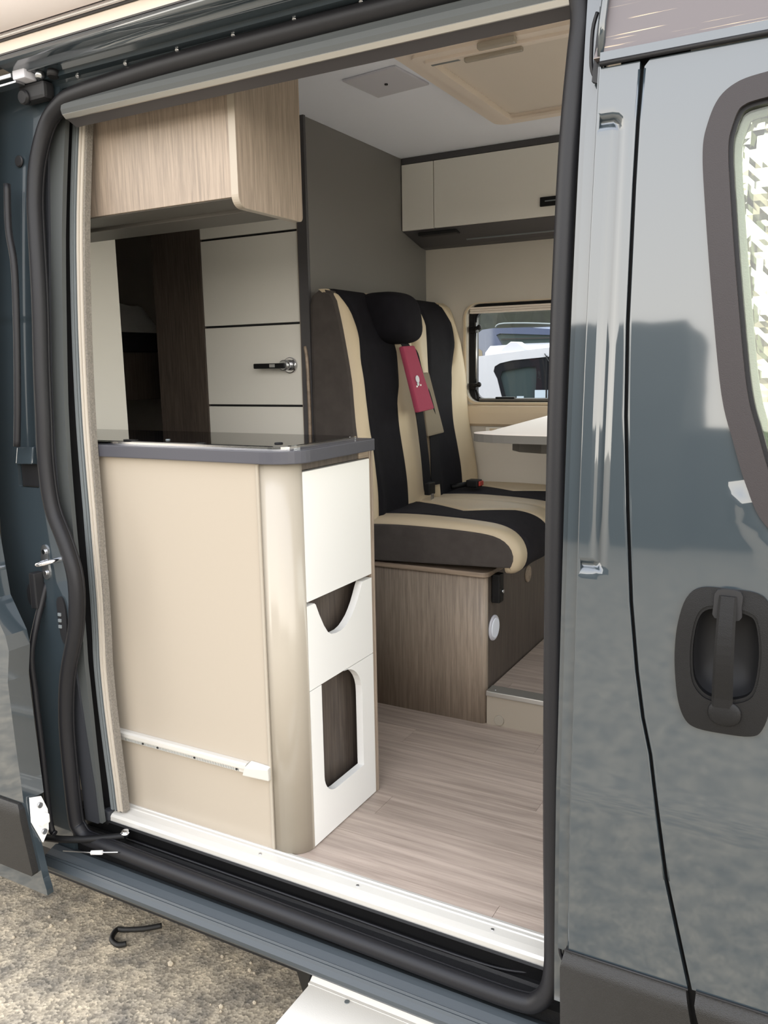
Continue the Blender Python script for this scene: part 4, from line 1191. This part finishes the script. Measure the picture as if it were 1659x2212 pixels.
box('sill_end_block', -.583, -.560, -.060, -.02, -.022, .004, M_DKPANEL, van, .004)
box('corner_bumper', .603, .623, -.062, -.045, -.018, .004, M_BLACKPL, van, .004)

# sliding door, slid back and standing proud of the side
EDGE = [(-.13, -.607), (-.10, -.613), (.10, -.637), (.15, -.637), (.30, -.640), (.41, -.642), (.485, -.632), (.52, -.640), (.60, -.690), (.8, -.72), (1.2, -.73), (1.8, -.74)]
sd = sheet('sliding_door', [(-1.9, .102), (-1.9, 1.8)] + [(x, z) for z, x in reversed(EDGE) if z > .105] + [(-.637, .102)], [], -.080, .058, M_PAINT, van, .03)
sheet('door_lower_skin', [(-1.9, -.145), (-1.9, .102), (-.637, .102), (-.613, -.10), (-.606, -.13), (-.606, -.145)], [], -.074, .018, M_PAINT, sd, .03)
sheet('cladding', [(-1.9, -.085), (-1.9, .095), (-.655, .095), (-.645, .085), (-.625, -.08), (-.63, -.088)], [], -.092, .018, M_CLAD, sd, .02, lambda x, z: .008 * max(0, (z - .07) / .025) ** 2 if z > .07 else 0)
wp = plate('striker_wedge', [(.020, .110), (.050, .100), (.060, .062), (.058, .040), (.052, .012), (.030, -.012), (.012, .050)], [], lambda d, z: (-.628 + .10 * (.05 - z), skin(z) - .086 + d, z), lambda d, z: (.004, 0, 0), M_WHITE, sd)
box('wedge_nose', -.626, -.606, skin(.05) - .060, skin(.05) - .036, .036, .060, M_WHITE, sd, .004)
for z, d in ((.082, .040), (.014, .038)):
    cyl('wedge_bolt', (-.622 + .10 * (.05 - z), skin(z) - .086 + d, z), (1, 0, 0), .007, .006, M_STEEL, sd, 10)
tube('edge_seal', smooth_path([(-.652, -.110 + .0, .62), (-.660, skin(.463) + .004, .463), (-.661, skin(.35) + .004, .35), (-.660, skin(.224) + .004, .224), (-.664, skin(.0) + .004, .0), (-.650, skin(-.02) + .004, -.03)], 5), .008, M_RUBBER, sd, seg=8)
tube('edge_seal', smooth_path([(-.694, skin(1.55) + .01, 1.55), (-.688, skin(1.45) + .01, 1.45), (-.668, skin(1.36) + .01, 1.36), (-.663, skin(1.2) + .01, 1.2), (-.667, skin(1.05) + .01, 1.05), (-.675, skin(.95) + .01, .95)], 5), .008, M_RUBBER, sd, seg=8)
# roller arms
hexa('roller_arm', [(-.80, -.100, 1.764), (-.655, -.085, 1.773), (-.655, -.060, 1.773), (-.80, -.075, 1.764), (-.80, -.100, 1.774), (-.655, -.085, 1.783), (-.655, -.060, 1.783), (-.80, -.075, 1.774)], M_STEEL, sd, .002)
hexa('roller_arm', [(-.80, -.105, 1.748), (-.640, -.085, 1.760), (-.640, -.060, 1.760), (-.80, -.08, 1.748), (-.80, -.105, 1.753), (-.640, -.085, 1.765), (-.640, -.060, 1.765), (-.80, -.08, 1.753)], M_STEEL, sd, .001)
box('roller_bracket', -.650, -.610, -.085, -.050, 1.766, 1.788, M_VENT, sd, .004)
box('roller_bracket', -.665, -.580, -.060, -.030, 1.726, 1.764, M_DARK, sd, .008)
for x, y, z in ((-.625, -.066, 1.800), (-.590, -.060, 1.774), (-.560, -.050, 1.788)):
    cyl('roller', (x, y, z), (0, .2, 1), .010, .018, M_STEEL, sd, 14, .002)
cyl('roller', (-.556, -.052, 1.774), (0, .2, 1), .013, .018, M_DARK, sd, 14, .002)
cyl('roller_wheel', (-.645, -.060, 1.736), (0, 1, .1), .016, .016, M_RUBBER, sd, 16, .003)
tube('lower_arm', smooth_path([(-.72, skin(-.05) + .0, -.055), (-.64, -.150, -.045), (-.58, -.130, -.040), (-.53, -.100, -.038), (-.49, -.075, -.035)], 5), .009, M_BLACKPL, sd, seg=8)
cyl('lower_roller', (-.492, -.072, -.030), (0, 0, 1), .012, .014, M_CHROME, sd, 14, .003)
tube('cable_end', [(-.535, -.145, -.055), (-.505, -.138, -.050)], .0055, M_WHITE, sd, seg=8)
tube('cable', [(-.62, -.160, -.066), (-.535, -.145, -.055), (-.46, -.128, -.042)], .0018, M_STEEL, sd, seg=6)

# ------------------------------------------------------------------ fly screen cassette
fs = thing('fly_screen', 'folded fly screen in a beige and grey upright frame at the doorway', 'fly screen')
FLX = [(.0, -.563), (.065, -.563), (.317, -.572), (.559, -.572), (.79, -.579), (1.015, -.591), (1.234, -.599), (1.45, -.604), (1.71, -.601)]
def fx(d): return lambda z: interp(z, FLX) + d
for nm, a, b, off, th, m in (('guide_rail', .000, .008, .112, .03, M_GREYBAR), ('screen_pleat', .009, .012, .116, .025, M_ALUW), ('screen_pleat', .013, .017, .112, .03, M_GREYBAR), ('screen_pleat', .018, .022, .116, .025, M_GREYBAR), ('pull_bar', .023, .029, .112, .03, M_PLEAT), ('pull_bar', .030, .037, .115, .03, M_PLEAT), ('brush_strip', .037, .044, .118, .03, M_BRUSH)):
    sheet(nm, band(fx(a), fx(b), .006, 1.70, 24), [], off, .017 if nm == 'brush_strip' else .008, m, fs, .05)

# ------------------------------------------------------------------ awning over the door
aw = thing('awning', 'rolled awning in a pale housing fixed along the roof edge', 'awning')
ah = [(-.105, 1.868), (-.118, 1.852), (-.14, 1.846), (-.18, 1.858), (-.22, 1.885), (-.235, 1.92), (-.235, 1.96), (-.20, 1.99), (-.10, 2.0)]
prism('housing', [tuple(v)[:2] for v in smooth_path([(a, b, 0) for a, b in ah], 4)], -2.4, .45, 'x', M_AWNING, aw, 0, True)
tube('front_rail', [(-2.4, -.108, 1.850), (.45, -.108, 1.850)], .0055, M_CHROME, aw, seg=10)
box('mount_strip', -2.4, .45, -.105, -.095, 1.841, 1.872, M_DKTRIM, aw, .001)

# ------------------------------------------------------------------ entry step and bracket
sp = thing('entry_step', 'white moulded entry step extended below the doorway', 'step')
sx0, sx1 = .022, .62
prism('tread', [(-.022, -.300), (-.40, -.302), (-.42, -.310), (-.42, -.335), (-.02, -.33)], sx0, sx1, 'x', M_STEPW, sp, .003)
prism('riser', [(-.022, -.299), (-.014, -.299), (.036, -.262), (.040, -.27), (.0, -.33), (-.022, -.33)], sx0 - .004, sx1, 'x', M_STEPW, sp, .002)
cyl('tread_plug', (.130, -.030, -.2995), (0, 0, 1), .006, .003, M_GREYBAR, sp, 14)
hexa('side_bracket', [(-.075, .06, -.36), (.018, -.03, -.36), (.02, .05, -.36), (-.06, .10, -.36), (-.075, .06, -.235), (.016, -.01, -.285), (.018, .06, -.25), (-.06, .10, -.22)], M_BLACKPL, sp, .004)
box('support_frame', .03, .61, .045, .112, -.33, -.29, M_DARK, sp, .004)
br = thing('tow_hook', 'small black bent metal hook lying in shade under the sill', 'hook')
gx, gy = -.765, .135
tube('hook_bar', smooth_path([(gx + .09, gy + .07, -.530), (gx + .05, gy + .035, -.532), (gx, gy + .01, -.536), (gx - .025, gy, -.538), (gx - .01, gy - .035, -.540), (gx + .025, gy - .045, -.541), (gx + .045, gy - .03, -.540)], 5), .008, M_CLAD, br, seg=8)

# ================================================================== OUTSIDE, BEYOND THE WINDOW
wc = thing('white_car', 'white estate car parked just outside the side window', 'car')
Yc = 3.8
prof = [(-1.15, -.2), (-1.152, .3), (-1.135, .9), (-1.152, 1.08), (-1.158, 1.165), (-1.14, 1.178), (-1.05, 1.185), (-.75, 1.215), (-.5, 1.235), (.4, 1.27), (1.2, 1.22), (1.9, .85), (2.9, .70), (3.05, .3), (3.05, -.2)]
wgl = [(-.972, .80), (-.966, .888), (-1.005, 1.03), (-1.03, 1.078), (-1.022, 1.11), (-.985, 1.130), (-.90, 1.147), (-.57, 1.172), (-.1, 1.195), (.4, 1.20), (.4, .80)]
plate('body_side', prof, [smooth_loop(wgl, 1)], lambda x, z: (x, Yc, z), lambda x, z: (0, .03, 0), M_WHITECAR, wc)
prism('roof', [(Yc + .02, 1.16), (Yc + .03, 1.20), (Yc + .12, 1.245), (Yc + .7, 1.27), (Yc + 1.4, 1.24), (Yc + 1.5, 1.1), (Yc + 1.5, .8), (Yc + .03, .8)], -1.10, .9, 'x', M_WHITECAR, wc)
prism('lower_body', [(Yc + .03, -.2), (Yc + .03, .82), (Yc + 1.6, .82), (Yc + 1.6, -.2)], -1.1, 2.9, 'x', M_WHITECAR, wc)
plate('glass_border', wgl, [[(-.93, .80), (-.945, .90), (-.985, 1.04), (-.97, 1.078), (-.80, 1.105), (-.742, 1.103), (-.735, 1.07), (-.745, .80)], [(-.63, .80), (-.62, 1.12), (.38, 1.16), (.38, .80)]], lambda x, z: (x, Yc + .006, z), lambda x, z: (0, .012, 0), M_CARGLASS2, wc)
plate('side_glass', wgl, [], lambda x, z: (x, Yc + .02, z), lambda x, z: (0, .004, 0), M_CARGLASS, wc)
box('window_divider', -.672, -.662, Yc - .002, Yc + .012, .80, 1.172, M_CARGLASS2, wc, .001)
box('window_sticker', -.745, -.655, Yc + .0015, Yc + .005, .905, .955, M_STICKER, wc, 0)
box('window_sticker', -.872, -.825, Yc + .0165, Yc + .0195, .895, .915, M_STICKER, wc, 0)
tube('reflected_wiper', [(-.68, Yc - .006, 1.185), (-.60, Yc - .012, 1.05), (-.57, Yc - .012, 1.0)], .003, M_DARK, wc, seg=6).name = 'wiper_reflection'  # dark bar standing in for a wiper reflected on the side window
fin = prism('roof_fin', [(-1.04, 1.172), (-.975, 1.238), (-.93, 1.268), (-.89, 1.266), (-.80, 1.205), (-.80, 1.19)], Yc + .05, Yc + .16, 'y', M_WHITECAR, wc, .004)
for x in (-.72, 2.25):
    wh_ = cyl('wheel', (x, Yc + .03, -.23), (0, -1, 0), .32, .2, M_RUBBER, wc, 28, .03)
bc = thing('blue_car', 'dark blue estate car with roof bars parked behind the white one', 'car')
Yb = 7.0
bp_ = [(-2.66, -.1), (-2.70, .8), (-2.62, 1.2), (-2.52, 1.42), (-2.42, 1.49), (-2.30, 1.502), (-1.9, 1.495), (-1.4, 1.44), (-.9, 1.30), (.2, .75), (1.3, .6), (1.5, .2), (1.5, -.1)]
bw = [(-2.18, 1.30), (-2.26, 1.43), (-2.22, 1.445), (-1.5, 1.40), (-1.2, 1.30), (-1.2, 1.0), (-2.05, 1.0)]
plate('body_side', bp_, [bw], lambda x, z: (x, Yb, z), lambda x, z: (0, .05, 0), M_BLUECAR, bc)
prism('roof', [(Yb + .04, 1.40), (Yb + .2, 1.50), (Yb + .8, 1.54), (Yb + 1.5, 1.50), (Yb + 1.65, 1.0), (Yb + .05, 1.0)], -2.40, -1.5, 'x', M_BLUECAR, bc)
prism('lower_body', [(Yb + .05, -.1), (Yb + .05, 1.0), (Yb + 1.7, 1.0), (Yb + 1.7, -.1)], -2.6, 1.4, 'x', M_BLUECAR, bc)
plate('side_glass', bw, [], lambda x, z: (x, Yb + .03, z), lambda x, z: (0, .006, 0), M_CARGLASS, bc)
tube('roof_rail', smooth_path([(-2.30, Yb + .08, 1.515), (-2.2, Yb + .06, 1.55), (-1.7, Yb + .06, 1.525), (-1.4, Yb + .06, 1.47)], 4), .008, M_GREYBAR, bc, seg=8)
box('window_strip', -2.2, -1.3, Yb - .006, Yb + .002, 1.375, 1.392, M_DARK, bc, .001)
plate('rear_lamp', [(-2.66, 1.10), (-2.63, 1.28), (-2.50, 1.32), (-2.42, 1.27), (-2.40, 1.10)], [], lambda x, z: (x, Yb - .004, z), lambda x, z: (0, .006, 0), M_OLIVE, bc)
for x in (-1.9, .7):
    cyl('wheel', (x, Yb + .05, -.22), (0, -1, 0), .33, .2, M_RUBBER, bc, 24, .03)

def hedge(name, label, x0, x1, y0, y1, z1, seed, step=.22, amp=.2):
    bm = bmesh.new()
    bmesh.ops.create_cube(bm, size=1)
    for v in bm.verts:
        v.co = Vector(((x0 + x1) / 2 + v.co.x * (x1 - x0), (y0 + y1) / 2 + v.co.y * (y1 - y0), (-.55 + z1) / 2 + v.co.z * (z1 + .55)))
    cuts = min(34, int((x1 - x0) / step / 2))
    bmesh.ops.subdivide_edges(bm, edges=[e for e in bm.edges if abs((e.verts[0].co - e.verts[1].co).x) > .1], cuts=cuts * 2)
    bmesh.ops.subdivide_edges(bm, edges=[e for e in bm.edges if abs((e.verts[0].co - e.verts[1].co).z) > .1], cuts=12)
    bmesh.ops.subdivide_edges(bm, edges=[e for e in bm.edges if abs((e.verts[0].co - e.verts[1].co).y) > .1], cuts=3)
    for v in bm.verts:
        if v.co.z > -.5:
            q = v.co * 1.7 + Vector((seed, 0, 0))
            v.co += Vector((noise.noise(q), noise.noise(q + Vector((9, 0, 0))), noise.noise(q + Vector((0, 9, 0))))) * amp
            q = v.co * 6
            v.co += Vector((noise.noise(q), noise.noise(q + Vector((9, 0, 0))), noise.noise(q + Vector((0, 9, 0))))) * amp * .5
    o = bm_obj(name, bm, M_LEAF)
    return tag(o, label, 'hedge')
hedge('hedge', 'dark leafy hedge behind the parked cars outside the window', -9, 1.5, 11.5, 13.5, 3.6, 1)
hedge('hedge', 'tall dark hedge across the lane, added out of view to be mirrored in the van paint', -9, -.80, -12, -10, 3.25, 5, amp=.07)  # stand-in hedge behind the viewpoint, shaped for the dark reflection in the paint
hedge('hedge', 'lower dark hedge across the lane, added out of view for the paint reflection, right of the tall one', -.65, 9, -12.5, -10.6, 1.55, 8, amp=.1)  # second stand-in, gives that reflection its lower step
